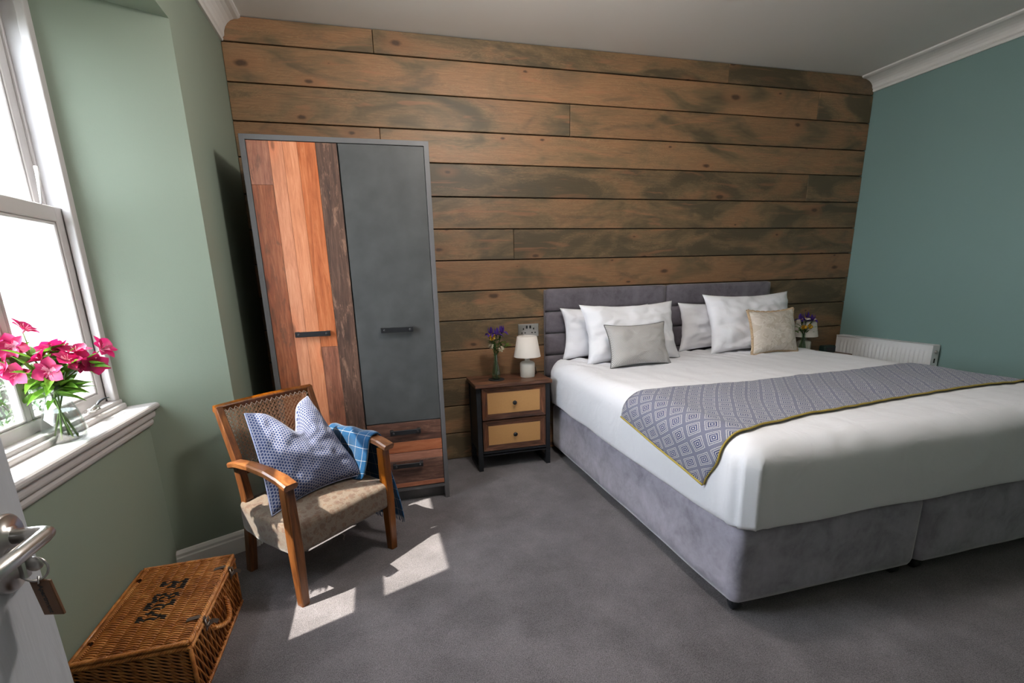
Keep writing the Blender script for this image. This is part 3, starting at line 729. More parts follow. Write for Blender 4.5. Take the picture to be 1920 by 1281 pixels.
# ------------------------------------------------------------------ wall socket
so = thing('wall_socket', 'brushed steel double wall socket on the planks above the bedside lamp', 'socket', (1.0065, YB-.0115, .864))
bm = bm_new(); box(bm, -.073, .073, -.008, .001, -.043, .043, .003, 2); obj('face_plate', bm, M_chrome, so)
for s in (-1, 1):
    bm = bm_new()
    box(bm, s*.036-.004, s*.036+.004, -.0092, -.007, .004, .016); 
    for q in (-1, 1): box(bm, s*.036+q*.011-.005, s*.036+q*.011+.005, -.0092, -.007, -.020, -.013)
    obj('pin_holes', bm, M_blackw, so)
    bm = bm_new(); box(bm, s*.012-.006, s*.012+.006, -.0125, -.007, .012, .032, .002); obj('switch', bm, M_blackw, so)

# ------------------------------------------------------------------ bed
BX0, BX1, BY0, BY1 = 1.145, 2.955, 1.235, 3.075
BXM = 2.015
def rbox_pt(p, lo, hi, r):
    q = Vector([min(max(p[i], lo[i]+r), hi[i]-r) for i in range(3)]); d = p-q
    return q+d.normalized()*r if d.length > 1e-9 else p
def rbox(bm, lo, hi, r, step=.04, disp=None, uvs=None, skip_bottom=False, mat=0):
    """rounded box as a dense skin"""
    uvl = bm.loops.layers.uv.verify(); cache = {}
    n = [max(2, int(round((hi[i]-lo[i])/step))) for i in range(3)]
    def ax(i, k):   # denser near the edges
        t = k/n[i]; return lo[i]+(hi[i]-lo[i])*t
    def vert(i, j, k):
        key = (i, j, k)
        if key not in cache:
            p = Vector((ax(0, i), ax(1, j), ax(2, k))); q = rbox_pt(p, lo, hi, r)
            if disp: q = disp(q)
            cache[key] = bm.verts.new(q)
        return cache[key]
    def face(a, b, c, d, axis):
        try: f = bm.faces.new((vert(*a), vert(*b), vert(*c), vert(*d)))
        except ValueError: return
        f.smooth = True; f.material_index = mat
        for lp in f.loops:
            c_ = lp.vert.co
            lp[uvl].uv = (c_.x+ (0), c_.y+c_.z) if axis != 0 else (c_.y+.3, c_.z)
            if axis == 1: lp[uvl].uv = (c_.x, c_.z)
    for i in range(n[0]):
        for j in range(n[1]):
            for k in ((n[2],) if skip_bottom else (0, n[2])): face((i, j, k), (i+1, j, k), (i+1, j+1, k), (i, j+1, k), 2)
    for i in range(n[0]):
        for k in range(n[2]):
            for j in (0, n[1]): face((i, j, k), (i+1, j, k), (i+1, j, k+1), (i, j, k+1), 1)
    for j in range(n[1]):
        for k in range(n[2]):
            for i in (0, n[0]): face((i, j, k), (i, j+1, k), (i, j+1, k+1), (i, j, k+1), 0)
def divan(label, x0, x1):
    t = thing('divan_base', label, 'bed base', ((x0+x1)/2, (BY0+BY1)/2, 0), 0, 'grey velvet divan bases of the double bed', world=True)
    bm = bm_new()
    def dsp(p):
        k = .004*noise.noise(p*4); return p+Vector((k, k, 0))
    rbox(bm, Vector((x0, BY0, .046)), Vector((x1, BY1, .352)), .028, .03, dsp)
    obj('upholstered_base', bm, M_velvet, t, smooth=True)
    for x in (x0+.05, x1-.05):
        for y in (BY0+.05, BY1-.08):
            bm = bm_new(); Rm = Matrix.Rotation(PI/2, 4, 'Y'); lathe(bm, [(.010, -.016), (.0205, -.014), (.0205, .014), (.010, .016)], (x, y, .0205), 16, M=Rm)
            box(bm, x-.019, x+.019, y-.012, y+.020, .018, .052, .004, 2); obj('castor', bm, M_blackw, t)
divan('grey crushed velvet divan base on the wardrobe side of the bed', BX0, BXM-.010)
divan('grey crushed velvet divan base on the radiator side of the bed', BXM+.012, BX1)
def mattress():
    bm = bm_new(); rbox(bm, Vector((BX0+.02, BY0+.02, .352)), Vector((BX1-.02, BY1-.01, .575)), .05, .08)
    obj('mattress', bm, M_linen, smooth=True, label='white mattress on the divan bases under the duvet', cat='mattress')
mattress()
def headboard(label, x0, x1):
    t = thing('headboard', label, 'headboard', ((x0+x1)/2, 3.12, .35), 0, 'padded headboard halves behind the bed', world=True)
    bm = bm_new(); box(bm, x0+.004, x1-.004, 3.118, 3.148, .36, 1.128, .006, 2); obj('back_board', bm, M_velvet_hb, t)
    for z0, z1 in ((.36, .540), (.542, .690), (.692, .838), (.840, .984), (.986, 1.134)):
        bm = bm_new(); rbox(bm, Vector((x0, 3.085, z0)), Vector((x1, 3.125, z1)), .016, .03, None); obj('padded_panel', bm, M_velvet_hb, t, smooth=True)
headboard('charcoal velvet headboard half nearer the wardrobe', 1.112, 2.020)
headboard('charcoal velvet headboard half nearer the radiator', 2.024, 2.915)

# duvet
DX0_, DX1_, DY0_, DY1_, DZ0_, DZ1_ = 1.118, 2.985, 1.195, 3.060, .30, .672
def hem(x, y):
    return .352+.010*noise.noise(Vector((x*3, y*3, 0)))+.014*math.sin(y*2.2+1)*(1 if x < 1.2 else .3)
def duvet_disp(p):
    q = Vector(p)
    top = max(0, (q.z-.45)/.2)
    q.z += .008*noise.noise(Vector((p.x*2.2, p.y*2.2, 1)))*min(1, top)
    # crown
    cx = (p.x-DX0_)/(DX1_-DX0_); cyy = (p.y-DY0_)/(DY1_-DY0_)
    # slightly baggy flanks with soft folds
    side = 1-min(1, top)
    if p.x < DX0_+.12: q.x -= (.010*math.sin((q.z-.35)/.32*PI)+.006*noise.noise(Vector((p.y*5, p.z*4, 3))))
    if p.y < DY0_+.12: q.y -= (.012*math.sin((q.z-.35)/.32*PI)+.006*noise.noise(Vector((p.x*5, p.z*4, 7))))
    # puckers near the pillows
    if p.y > 2.55 and p.z > .5:
        f_ = min(1, (p.y-2.55)/.2); q.z += f_*.006*math.sin((p.x*.9+p.y*.35)*60+4*noise.noise(p*3))
    # fine radiating wrinkles
    q.z += .0035*noise.noise(Vector((p.x*14, p.y*4, p.z*9)))*min(1, top)
    # corner fold at the foot
    dc = math.hypot(p.x-(DX0_+.02), p.y-(DY0_+.02))
    if dc < .12 and p.z < .62: 
        k = (1-dc/.12); q.x += .014*k*math.sin((p.x-p.y)*90); q.y += .010*k*math.cos((p.x-p.y)*70)
    return q
bm = bm_new()
def dsp2(p):
    if p.z < .42:
        h_ = hem(p.x, p.y); p = Vector((p.x, p.y, h_+(p.z-DZ0_)/(.42-DZ0_)*(.42-h_)))
    return duvet_disp(p)
rbox(bm, Vector((DX0_, DY0_, DZ0_-.07)), Vector((DX1_, DY1_, DZ1_)), .085, .022, None)
bmesh.ops.delete(bm, geom=[v for v in bm.verts if v.co.z < DZ0_+.015], context='VERTS')
for v in bm.verts: v.co = dsp2(v.co.copy())
for v in bm.verts:
    if v.is_boundary and v.co.y < DY1_-.05: v.co.x += .012*(1 if v.co.x < 2 else -1)*(1 if min(abs(v.co.x-DX0_), abs(v.co.x-DX1_)) < .06 else 0); v.co.y += .012*(1 if v.co.y < DY0_+.06 else 0)
obj('duvet', bm, M_linen, smooth=True, label='smooth white duvet covering the bed', cat='duvet')

# throw across the foot of the bed
R_ = .085
def flank(s, y):
    """s: unrolled distance from the left shoulder tangent; returns a point just above the duvet"""
    xs = DX0_+R_
    if s >= 0 and s <= (DX1_-R_-xs): p = Vector((xs+s, y, DZ1_)); n_ = Vector((0, 0, 1))
    elif s < 0:
        a = -s/R_
        if a < PI/2: n_ = Vector((-math.sin(a), 0, math.cos(a))); p = Vector((xs, y, DZ1_-R_))+n_*R_
        else: n_ = Vector((-1, 0, 0)); p = Vector((DX0_, y, DZ1_-R_-(-s-R_*PI/2)))
    else:
        s2 = s-(DX1_-R_-xs); a = s2/R_; c0 = Vector((DX1_-R_, y, DZ1_-R_))
        if a < PI/2: n_ = Vector((math.sin(a), 0, math.cos(a))); p = c0+n_*R_
        else: n_ = Vector((1, 0, 0)); p = Vector((DX1_, y, DZ1_-R_-(s2-R_*PI/2)))
    fy = p.y
    if fy < DY0_+R_:
        k = DY0_+R_-fy; p.z -= (R_-math.sqrt(max(0, R_*R_-k*k)))*max(0, n_.z)
    return duvet_disp(p)+n_*.007
Lx = DX1_-DX0_-2*R_
def interp(tab, s):
    for (a, fa), (b, fb) in zip(tab, tab[1:]):
        if s <= b: 
            t_ = (s-a)/(b-a); t_ = t_*t_*(3-2*t_) if 0 < t_ < 1 else max(0, min(1, t_)); return fa+(fb-fa)*t_
    return tab[-1][1]
front = [(-.26, 1.385), (-.13, 1.325), (0, 1.325), (.12, 1.365), (.40, 1.415), (.95, 1.475), (1.45, 1.50), (2.1, 1.49)]
rear = [(-.17, 2.0), (-.05, 1.985), (.1, 1.97), (.5, 1.955), (1.0, 1.985), (1.45, 2.02), (2.1, 2.0)]
def thr_pt(u, v):
    # u along the rear->front, v across; left hem slopes from s=-.17 (rear) to s=-.26 (front)
    s0 = -.165-.09*u; s1 = Lx+.22
    s = s0+(s1-s0)*v
    y = interp(rear, s)*(1-u)+interp(front, s)*u
    q = flank(s, y); q.z += .004*math.sin(s*23+u*5)*math.sin(PI*u)*(1 if s > 0 else .3)
    return q
def thr_uv(u, v):
    s0 = -.165-.09*u; s1 = Lx+.22; s = s0+(s1-s0)*v; return (s, (1-u)*.56)
bm = bm_new(); surf(bm, 44, 190, thr_pt, thr_uv)
tb = obj('bed_throw', bm, M_throw, smooth=True, keep=True, label='blue and white diamond weave throw with mustard edging across the bed', cat='throw')
md = tb.modifiers.new('t', 'SOLIDIFY'); md.thickness = .004; md.offset = 1
WORLD.add(tb.name)
bm = bm_new(); P = [thr_pt(1, k/160)+Vector((0, -.002, .004)) for k in range(161)]; tube(bm, P, .0038, 6)
P2 = [thr_pt(k/30, 0)+Vector((-.006, 0, 0)) for k in range(31)]; tube(bm, P2, .0038, 6)
obj('binding', bm, M_yellow, tb, smooth=True)

# ------------------------------------------------------------------ pillows and cushions
def cushion_mesh(w_, h_, t_, chop=0, topn=0, nseed=0, wr=.006, nu=44, nv=34, corner=.10, sq=3.0, bend=0):
    """local: x width, z height (0 at base), y thickness; front is -y"""
    bm = bm_new()
    def shp(u, v, side):
        a = 2*u-1; b = 2*v-1
        ex = corner*w_*.5; 
        x = a*w_/2*(1-.10*(1-abs(b)**2)*0-.06*(1-b*b)*abs(a)**3+0)
        z = b*h_/2*(1-.07*(1-a*a)*abs(b)**3)
        # edges pull in between corners
        x *= (1-.05*(1-b*b))*(1-topn*max(0, (b+1)/2)**1.5); z *= 1-.06*(1-a*a)
        th = t_/2*((1-abs(a)**sq)*(1-abs(b)**sq))**.55
        if chop and b > -.2: 
            k = ((b+.2)/1.2)**1.6; z -= chop*k*math.exp(-((a-.05)/.33)**2); th *= 1-.45*k*math.exp(-((a-.05)/.30)**2)
        nz = noise.noise(Vector((a*2.2+nseed, b*2.2, side*3)))*wr*2+noise.noise(Vector((a*6+nseed, b*6, side*5)))*wr
        y = side*(th+nz*min(1, th/(t_*.2+1e-6)))
        y += bend*(1-a*a)
        return Vector((x, y, z+h_/2))
    surf(bm, nu, nv, lambda u, v: shp(u, v, -1), lambda u, v: (u*w_, v*h_))
    surf(bm, nu, nv, lambda u, v: shp(u, v, 1), lambda u, v: (u*w_+w_, v*h_), flip=True)
    bmesh.ops.remove_doubles(bm, verts=bm.verts, dist=.0006)
    edge = []
    N = 60
    for k in range(N): edge.append(shp(k/N, 0, 1))
    for k in range(N): edge.append(shp(1, k/N, 1))
    for k in range(N): edge.append(shp(1-k/N, 1, 1))
    for k in range(N): edge.append(shp(0, 1-k/N, 1))
    return bm, edge
def place(o, base, lean, yaw_, tilt=0):
    o.rotation_mode = 'XYZ'
    Mx = Matrix.Translation(Vector(base)) @ Matrix.Rotation(yaw_, 4, 'Z') @ Matrix.Rotation(-lean, 4, 'X') @ Matrix.Rotation(tilt, 4, 'Y')
    o.matrix_world = Mx
def pillow(label, w_, h_, t_, base, lean, yaw_=0, tilt=0, seed=0, mat=None, grp=None, name='pillow', cat='pillow', trim=None, trimkind=None, chop=0, wr=.011, sq=3.0):
    bm, edge = cushion_mesh(w_, h_, t_, chop=chop, nseed=seed, wr=wr, sq=sq)
    root = obj(name, bm, mat or M_linen2, smooth=True, keep=True, label=label, cat=cat, group=grp)
    place(root, base, lean, yaw_, tilt)
    if trim:
        bm = bm_new()
        if trimkind == 'rope': rope(bm, edge+[edge[0]], .0055, .0050, 2, .022, .005, 5)
        else: tube(bm, edge, .0028, 6, closed=True)
        tr = obj('piping', bm, trim, keep=True); tr.parent = root; tr.matrix_local = Matrix.Identity(4)
    return root
GP = 'white bed pillows'
pillow('white pillow at the back, nearest the bedside lamp, mostly covered', .66, .345, .12, (1.520, 2.995, .668), .12, .02, 0, 3, grp=GP)
pillow('white pillow in front behind the small grey cushion', .68, .39, .155, (1.60, 2.755, .668), .34, .02, 0, 11, grp=GP)
pillow('white pillow at the back between the two pillow stacks, mostly covered', .66, .345, .12, (2.40, 2.985, .668), .12, .02, 0, 21, grp=GP)
pillow('tall white pillow behind the cream brocade cushion', .70, .42, .16, (2.535, 2.775, .668), .33, -.02, 0, 31, grp=GP)
pillow('small silver grey rectangular cushion with fine diagonal ribbing', .42, .27, .12, (1.550, 2.595, .668), .36, .03, .0, 5, M_twill, name='cushion', cat='cushion', trim=M_graph_edge, trimkind='pipe', wr=.005)
pillow('cream floral brocade cushion edged with twisted gold cord', .38, .30, .12, (2.590, 2.650, .668), .26, .02, .0, 9, M_brocade, name='cushion', cat='cushion', trim=M_fringe, trimkind='rope', wr=.003)

# ------------------------------------------------------------------ radiator
ra = thing('radiator', 'white ribbed panel radiator on the green wall behind the bed', 'radiator', (3.67, 2.75, .12), world=True)
RY0, RY1, RZ0, RZ1, RX = 2.385, 3.105, .12, .688, 3.628
bm = bm_new()
nr = 22; pitch_ = (RY1-RY0-.06)/nr
def rad_prof(u, v):
    y = RY0+(RY1-RY0)*u; z = RZ0+(RZ1-RZ0)*v
    inb = 1 if (.045 < z-RZ0 and RZ1-z > .045) else 0
    edge = max(0, min(1, (RZ1-.045-z)/.02))*max(0, min(1, (z-RZ0-.045)/.02))
    ph = ((y-RY0-.03)/pitch_) % 1.0
    d = .009*max(0, 1-((ph-.5)/.33)**2)**.5 if abs(ph-.5) < .33 else 0
    if y < RY0+.03 or y > RY1-.03: d = 0
    return Vector((RX+ .009-d*edge, y, z))
surf(bm, nr*10, 30, rad_prof)
obj('front_panel', bm, M_plastic, ra, smooth=False)
bm = bm_new(); box(bm, RX+.058, RX+.068, RY0, RY1, RZ0, RZ1, .003, 2); obj('rear_panel', bm, M_plastic, ra)
for y in (RY0, RY1-.003):
    bm = bm_new(); box(bm, RX+.002, RX+.068, y-.001, y+.003, RZ0+.005, RZ1+.001, .001)
    e = obj('end_cap', bm, M_plastic, ra)
    if y == RY0:
        bm = bm_new(); Rm = Matrix.Rotation(PI/2, 4, 'X'); lathe(bm, [(.0005, 0), (.012, 0), (.012, .006), (.007, .008), (.007, .013), (.0005, .013)], (RX+.034, y-.001, RZ1-.045), 16, M=Rm); obj('bleed_valve', bm, M_chrome, e)
        for k in range(3): 
            bm = bm_new(); box(bm, RX+.028, RX+.040, y-.0022, y, RZ1-.12-k*.07, RZ1-.09-k*.07); obj('vent_slot', bm, M_dark, e)
bm = bm_new()
box(bm, RX, RX+.008, RY0, RY1, RZ1-.006, RZ1+.002, .001); box(bm, RX+.060, RX+.069, RY0, RY1, RZ1-.006, RZ1+.002, .001)
for k in range(60):
    y = RY0+.006+k*(RY1-RY0-.012)/59; box(bm, RX+.008, RX+.060, y-.002, y+.002, RZ1-.004, RZ1+.001)
obj('top_grille', bm, M_plastic, ra)
for yq in (RY0+.1, RY1-.13):
    bm = bm_new(); box(bm, XR-.02, XR, yq, yq+.03, .2, .6); obj('bracket', bm, M_plastic, ra)
for yq in (RY0+.03, RY1-.03):
    bm = bm_new(); tube(bm, [(RX+.03, yq, .12), (RX+.03, yq, 0)], .008, 10); obj('pipe', bm, M_plastic, ra)

# ------------------------------------------------------------------ armchair
CF = Vector((-.364, 1.793, 0)); CRZ = math.atan2(.672, .741)
ch = thing('armchair', 'low wooden armchair with cane back and floral seat beside the wardrobe', 'armchair', CF, CRZ)
def cobj(name, bm, mats, **k): return obj(name, bm, mats, ch, **k)
def beam(bm, pts, ws, ds, M_=None, bev=.004, side=Vector((1, 0, 0))):
    """rectangular section along pts; ws across 'side', ds across the other direction"""
    pts = [Vector(p) for p in pts]; rings = []
    for i, p in enumerate(pts):
        t = (pts[min(i+1, len(pts)-1)]-pts[max(i-1, 0)]).normalized(); s_ = (side-t*side.dot(t)).normalized(); o_ = t.cross(s_)
        a, b = ws[i]/2, ds[i]/2; c_ = bev
        prof = [(-a+c_, -b), (a-c_, -b), (a, -b+c_), (a, b-c_), (a-c_, b), (-a+c_, b), (-a, b-c_), (-a, -b+c_)]
        rings.append([bm.verts.new(p+s_*x+o_*y) for x, y in prof])
    for r0, r1 in zip(rings, rings[1:]):
        for k in range(8): bm.faces.new((r0[k], r0[(k+1) % 8], r1[(k+1) % 8], r1[k]))
    bm.faces.new(rings[0][::-1]); bm.faces.new(rings[-1])
for x in (0, .475):
    bm = bm_new(); beam(bm, [(x, .0, 0), (x, 0, .22), (x, .004, .495)], [.034, .043, .040], [.036, .045, .042]); cobj('leg', bm, M_chair)
for x, s in ((.032, 1), (.443, -1)):
    bm = bm_new(); beam(bm, [(x, .410, 0), (x+s*0, .372, .20), (x, .350, .36), (x, .378, .52), (x-s*.006, .448, .735)], [.034, .036, .036, .034, .030], [.036, .040, .042, .038, .028]); cobj('leg', bm, M_chair, label='rear leg rising into the back post')
for x, s in ((-.004, 1), (.479, -1)):
    bm = bm_new(); beam(bm, [(x+s*.020, .405, .497), (x+s*.012, .33, .520), (x+s*.004, .22, .533), (x, .10, .532), (x, .02, .520), (x, -.035, .503)], [.030, .040, .046, .050, .056, .056], [.026, .028, .028, .028, .028, .026], bev=.006); cobj('armrest', bm, M_chairy)
def backpt(x, t):   # plane of the cane back; t 0..1 from lower rail to the top rail
    return Vector((x, .372+t*(.448-.372)+0, .480+t*(.735-.480)))
bm = bm_new(); beam(bm, [(.012, .449, .729), (.13, .452, .732), (.24, .453, .733), (.35, .452, .732), (.462, .449, .729)], [.030]*5, [.026]*5, side=Vector((0, -.3, 1))); cobj('top_rail', bm, M_chair)
bm = bm_new(); beam(bm, [(.045, .368, .470), (.43, .368, .470)], [.034, .034], [.022, .022], side=Vector((0, 0, 1))); cobj('lower_rail', bm, M_chair)
bm = bm_new(); beam(bm, [(.02, .35, .27), (.45, .35, .27)], [.06, .06], [.022, .022], side=Vector((0, 0, 1))); beam(bm, [(.02, .005, .25), (.455, .005, .25)], [.05, .05], [.018, .018], side=Vector((0, 0, 1)))
for x in (.006, .469): beam(bm, [(x, .02, .25), (x+(.03 if x < .2 else -.03), .35, .27)], [.018, .018], [.05, .05])
cobj('seat_frame', bm, M_chair)
# cane webbing: real crossing strands
bm = bm_new(); cw, x0c, x1c = .00075, .046, .428; W_ = x1c-x0c; H_ = .266; nrm_b = Vector((0, -(.735-.480), (.448-.372))).normalized()
def strip(a, b, off, wd_=cw):
    # a,b in (x, h) panel coordinates
    pa = backpt(a[0], a[1]/H_); pb = backpt(b[0], b[1]/H_); t = (pb-pa).normalized(); s_ = t.cross(nrm_b)*wd_; o_ = nrm_b*off; th = nrm_b*.0009
    v = [bm.verts.new(q) for q in (pa-s_+o_, pa+s_+o_, pb+s_+o_, pb-s_+o_)]; v2 = [bm.verts.new(q.co+th) for q in v]
    bm.faces.new(v); bm.faces.new(v2[::-1])
    for k in range(4): bm.faces.new((v[k], v[(k+1) % 4], v2[(k+1) % 4], v2[k]))
sp = .0185; lo_, hi_ = .018, H_-.016
k = 0
xx = x0c
while xx < x1c:
    for d in (-.0017, .0017): strip((xx+d, lo_), (xx+d, hi_), 0)
    xx += sp
hh = lo_
while hh < hi_:
    for d in (-.0017, .0017): strip((x0c, hh+d), (x1c, hh+d), .0012)
    hh += sp
for sgn in (1, -1):
    c_ = -.3
    while c_ < W_+.3:
        # line x = x0c + c_ + sgn*h
        pts = []
        h0, h1 = lo_, hi_
        xa, xb = x0c+c_+sgn*(h0-lo_), x0c+c_+sgn*(h1-lo_)
        def clip(h0, h1):
            for it in range(2): pass
            return
        lo_h, hi_h = h0, h1
        if sgn > 0:
            lo_h = max(h0, lo_-c_); hi_h = min(h1, lo_+W_-c_)
        else:
            lo_h = max(h0, lo_+c_-W_); hi_h = min(h1, lo_+c_)
        if hi_h-lo_h > .004: strip((x0c+c_+sgn*(lo_h-lo_), lo_h), (x0c+c_+sgn*(hi_h-lo_), hi_h), .0024+.0012*sgn, .0012)
        c_ += sp
cobj('cane_panel', bm, M_cane, kind='stuff')
bm = bm_new(); zig = []
for k in range(24): zig.append(backpt(x0c+(-.004 if k % 2 else .010), (lo_+(hi_-lo_)*k/23)/H_)+nrm_b*.006)
for k in range(34): zig.append(backpt(x0c+W_*k/33, (hi_+(-.008 if k % 2 else .006))/H_)+nrm_b*.006)
for k in range(24): zig.append(backpt(x1c+(.004 if k % 2 else -.010), (hi_-(hi_-lo_)*k/23)/H_)+nrm_b*.006)
tube(bm, zig, .0016, 5); tube(bm, [backpt(x0c+W_*k/33, (lo_+(-.006 if k % 2 else .006))/H_)+nrm_b*.006 for k in range(34)], .0016, 5); cobj('lacing', bm, M_cord)
# sprung seat
def seat_d(p):
    q = Vector(p); a = (q.x-.2375)/.25; b = (q.y-.19)/.2
    t = max(0, (q.z-.22)/.12)
    q.z += .034*max(0, 1-a*a)*max(0, 1-b*b)*min(1, t)+.010*b*min(1, t)
    if q.y > .2: q.x += (.2375-q.x)*.10*(q.y-.2)/.19
    k = .002*noise.noise(q*14); return q+Vector((k, k, k))
bm = bm_new(); rbox(bm, Vector((-.020, -.018, .212)), Vector((.495, .375, .338)), .022, .014, seat_d); cobj('seat', bm, M_seat, smooth=True)
bm = bm_new()
def edgep(): 
    P_ = []
    for (x, y) in ((-.02, .36), (-.02, -.012), (.495, -.012), (.495, .36)): P_.append(Vector((x, y, .214)))
    return P_
tube(bm, [(.20, -.018, .212), (.205, -.022, .200), (.198, -.02, .19), (.203, -.02, .182)], .0012, 5); cobj('loose_thread', bm, M_seat)

# blue cushion leaning in the chair (its own thing)
CM = Matrix.Translation(CF) @ Matrix.Rotation(CRZ, 4, 'Z')
bm, edge = cushion_mesh(.44, .43, .15, chop=.12, topn=.36, nseed=4, wr=.006, nu=56, nv=50, sq=2.6)
cu = obj('cushion', bm, M_lattice, smooth=True, keep=True, label='navy cushion with white lattice print propped in the armchair', cat='cushion')
cu.matrix_world = CM @ Matrix.Translation((.222, .115, .352)) @ Matrix.Rotation(math.radians(-6), 4, 'Z') @ Matrix.Rotation(math.radians(-33), 4, 'X') @ Matrix.Rotation(math.radians(-3), 4, 'Y')
bm = bm_new(); tube(bm, edge, .003, 6, closed=True); tr = obj('piping', bm, plain('pale_blue_piping', (.35, .38, .55), .7), keep=True); tr.parent = cu; tr.matrix_local = Matrix.Identity(4)

# blue windowpane blanket folded over the right arm
path = [(.405, .352), (.420, .37), (.432, .42), (.440, .48), (.446, .530), (.458, .549), (.480, .5535), (.503, .549), (.517, .530), (.523, .48), (.533, .38), (.548, .26), (.560, .15), (.566, .10)]
cum = [0]
for a, b in zip(path, path[1:]): cum.append(cum[-1]+math.dist(a, b))
def path_at(s):
    for i in range(len(path)-1):
        if s <= cum[i+1] or i == len(path)-2:
            t_ = (s-cum[i])/(cum[i+1]-cum[i]); return Vector((path[i][0]+(path[i+1][0]-path[i][0])*t_, 0, path[i][1]+(path[i+1][1]-path[i][1])*t_))
def blanket(u, v):
    s = cum[-1]*u; p = path_at(s)
    y0_ = .035+.02*math.sin(u*5); y1_ = .335+.03*u
    if u < .35: y0_ = .045+.05*(.35-u)*2; y1_ = .345
    y = y0_+(y1_-y0_)*v
    drop = max(0, (u-.55)/.45)
    x = p.x+.016*drop*math.sin(v*9+1)+.01*drop*v; z = p.z+.012*drop*math.sin(v*3)
    if u < .3: x -= .012*(1-u/.3)*math.sin(v*11)+.006*math.sin(v*5)*(1-u/.3)
    z += .003*math.sin(v*14)*(1 if .3 < u < .5 else 0)
    return Vector((x, y, z))
bm = bm_new(); surf(bm, 70, 34, blanket, lambda u, v: (u*cum[-1], v*.32))
bl = obj('blanket', bm, M_plaid, smooth=True, keep=True, label='blue windowpane-check wool blanket draped over the armchair arm', cat='blanket')
bl.matrix_world = CM
md = bl.modifiers.new('t', 'SOLIDIFY'); md.thickness = .006; md.offset = 0
bm = bm_new()
for k in range(46):
    p = blanket(1, k/45); tube(bm, [p, p+Vector((random.uniform(-.003, .003), random.uniform(-.003, .003), -.012)), p+Vector((random.uniform(-.006, .006), random.uniform(-.006, .006), -.026))], .0016, 4)
fr_ = obj('fringe', bm, M_plaid, keep=True); fr_.parent = bl; fr_.matrix_local = Matrix.Identity(4)

# ------------------------------------------------------------------ wicker hamper
HX0, HX1, HY0, HY1, HZ = -.912, -.600, 1.395, 1.882, .208
hp = thing('wicker_hamper', 'honey brown wicker picnic hamper with black monogram below the window', 'hamper', ((HX0+HX1)/2, (HY0+HY1)/2, 0), world=True)
# monogram strokes (letter space: u along -y, v along +x)
def seg_d(p, a, b):
    ax_, ay = a; bx, by = b; px, py = p; dx, dy = bx-ax_, by-ay; L2 = dx*dx+dy*dy
    t = max(0, min(1, ((px-ax_)*dx+(py-ay)*dy)/L2)) if L2 else 0
    return math.hypot(px-ax_-t*dx, py-ay-t*dy)
def letter(polys, y0, wd_, x0=-.794, hh_=.070): return [[(x0+v*hh_, y0-u*wd_) for u, v in pl] for pl in polys]
LT = letter([[(.1, 0), (.1, 1)], [(-.2, 0), (.4, 0)], [(-.2, 1), (1, 1), (1, .78)], [(.1, .52), (.7, .52)], [(.7, .4), (.7, .64)]], 1.752, .045)
LT += letter([[(1, 0), (.25, .68), (.25, .88), (.45, 1), (.65, .88), (.6, .7), (.1, .35), (.1, .12), (.35, 0), (.7, .15), (.95, .5)]], 1.692, .052)
LT += letter([[(.08, 0), (.08, 1)], [(.08, 1), (.5, .15), (.92, 1)], [(.92, 1), (.92, 0)], [(-.1, 0), (.26, 0)], [(.74, 0), (1.1, 0)], [(-.1, 1), (.1, 1)], [(.9, 1), (1.1, 1)]], 1.628, .078)
def inked(x, y):
    for pl in LT:
        for a, b in zip(pl, pl[1:]):
            if seg_d((x, y), a, b) < .0050: return True
    return False
bm = bm_new(); nst = 8; xa, xb = HX0+.030, HX1-.012; pitch_x = (xb-xa)/nst; sp = .0050; ns = int((HY1-HY0-.02)/sp); NS = 66
for k in range(ns):
    y = HY0+.012+k*sp; ph = k % 2; pts = []
    for i in range(NS+1):
        x = xa+(xb-xa)*i/NS; z = HZ-.004+.0060*math.sin(PI*(x-xa)/pitch_x+PI*ph)+.0006*noise.noise(Vector((x*30, y*90, 0)))
        pts.append((x, y+.0008*noise.noise(Vector((x*25, k, 1))), z))
    tube(bm, pts, .0028, 5, matf=lambda i, y=y: 1 if inked(xa+(xb-xa)*(i+.5)/NS, y) else 0)
for j in range(nst+1):
    x = xa+pitch_x*(j); 
    tube(bm, [(x-pitch_x/2, HY0+.005, HZ-.004), (x-pitch_x/2, HY1-.005, HZ-.004)], .0026, 5) if j else None
for k in range(int((HY1-HY0)/.0075)):      # hinge-side wrapped band
    y = HY0+.006+k*.0075
    if abs(y-1.80) < .010 or abs(y-1.48) < .010: continue
    tube(bm, [(HX0+.012, y, HZ-.010), (HX0+.014, y+.001, HZ-.001), (HX0+.026, y+.001, HZ), (HX0+.030, y, HZ-.008)], .0026, 5)
lid = obj('lid', bm, [M_wicker, M_paint_blk], hp, kind='stuff')
bm = bm_new()
rope(bm, [(HX1-.006, HY0+.004, HZ), (HX1-.006, HY1-.004, HZ)], .0050, .0040, 4, .040, .004, 5)
rope(bm, [(HX0+.01, HY0+.006, HZ-.002), (HX1-.006, HY0+.006, HZ)], .0042, .0036, 4, .035, .004, 5)
rope(bm, [(HX0+.01, HY1-.006, HZ-.002), (HX1-.006, HY1-.006, HZ)], .0042, .0036, 4, .035, .004, 5)
tube(bm, [(HX0+.006, HY0+.01, HZ-.004), (HX0+.006, HY1-.01, HZ-.004)], .006, 8)
obj('lid_rim', bm, M_wicker, hp)
bm = bm_new()
zt_ = HZ-.016
for zz, R0 in ((zt_, .0045), (.008, .0045)):
    loop = [(HX1-.004, HY0+.004, zz), (HX1-.004, HY1-.004, zz), (HX0+.006, HY1-.004, zz), (HX0+.006, HY0+.004, zz), (HX1-.004, HY0+.004, zz)]
    rope(bm, loop, R0, .0035, 4, .032, .004, 5)
obj('woven_border', bm, M_wicker, hp)
bm = bm_new()
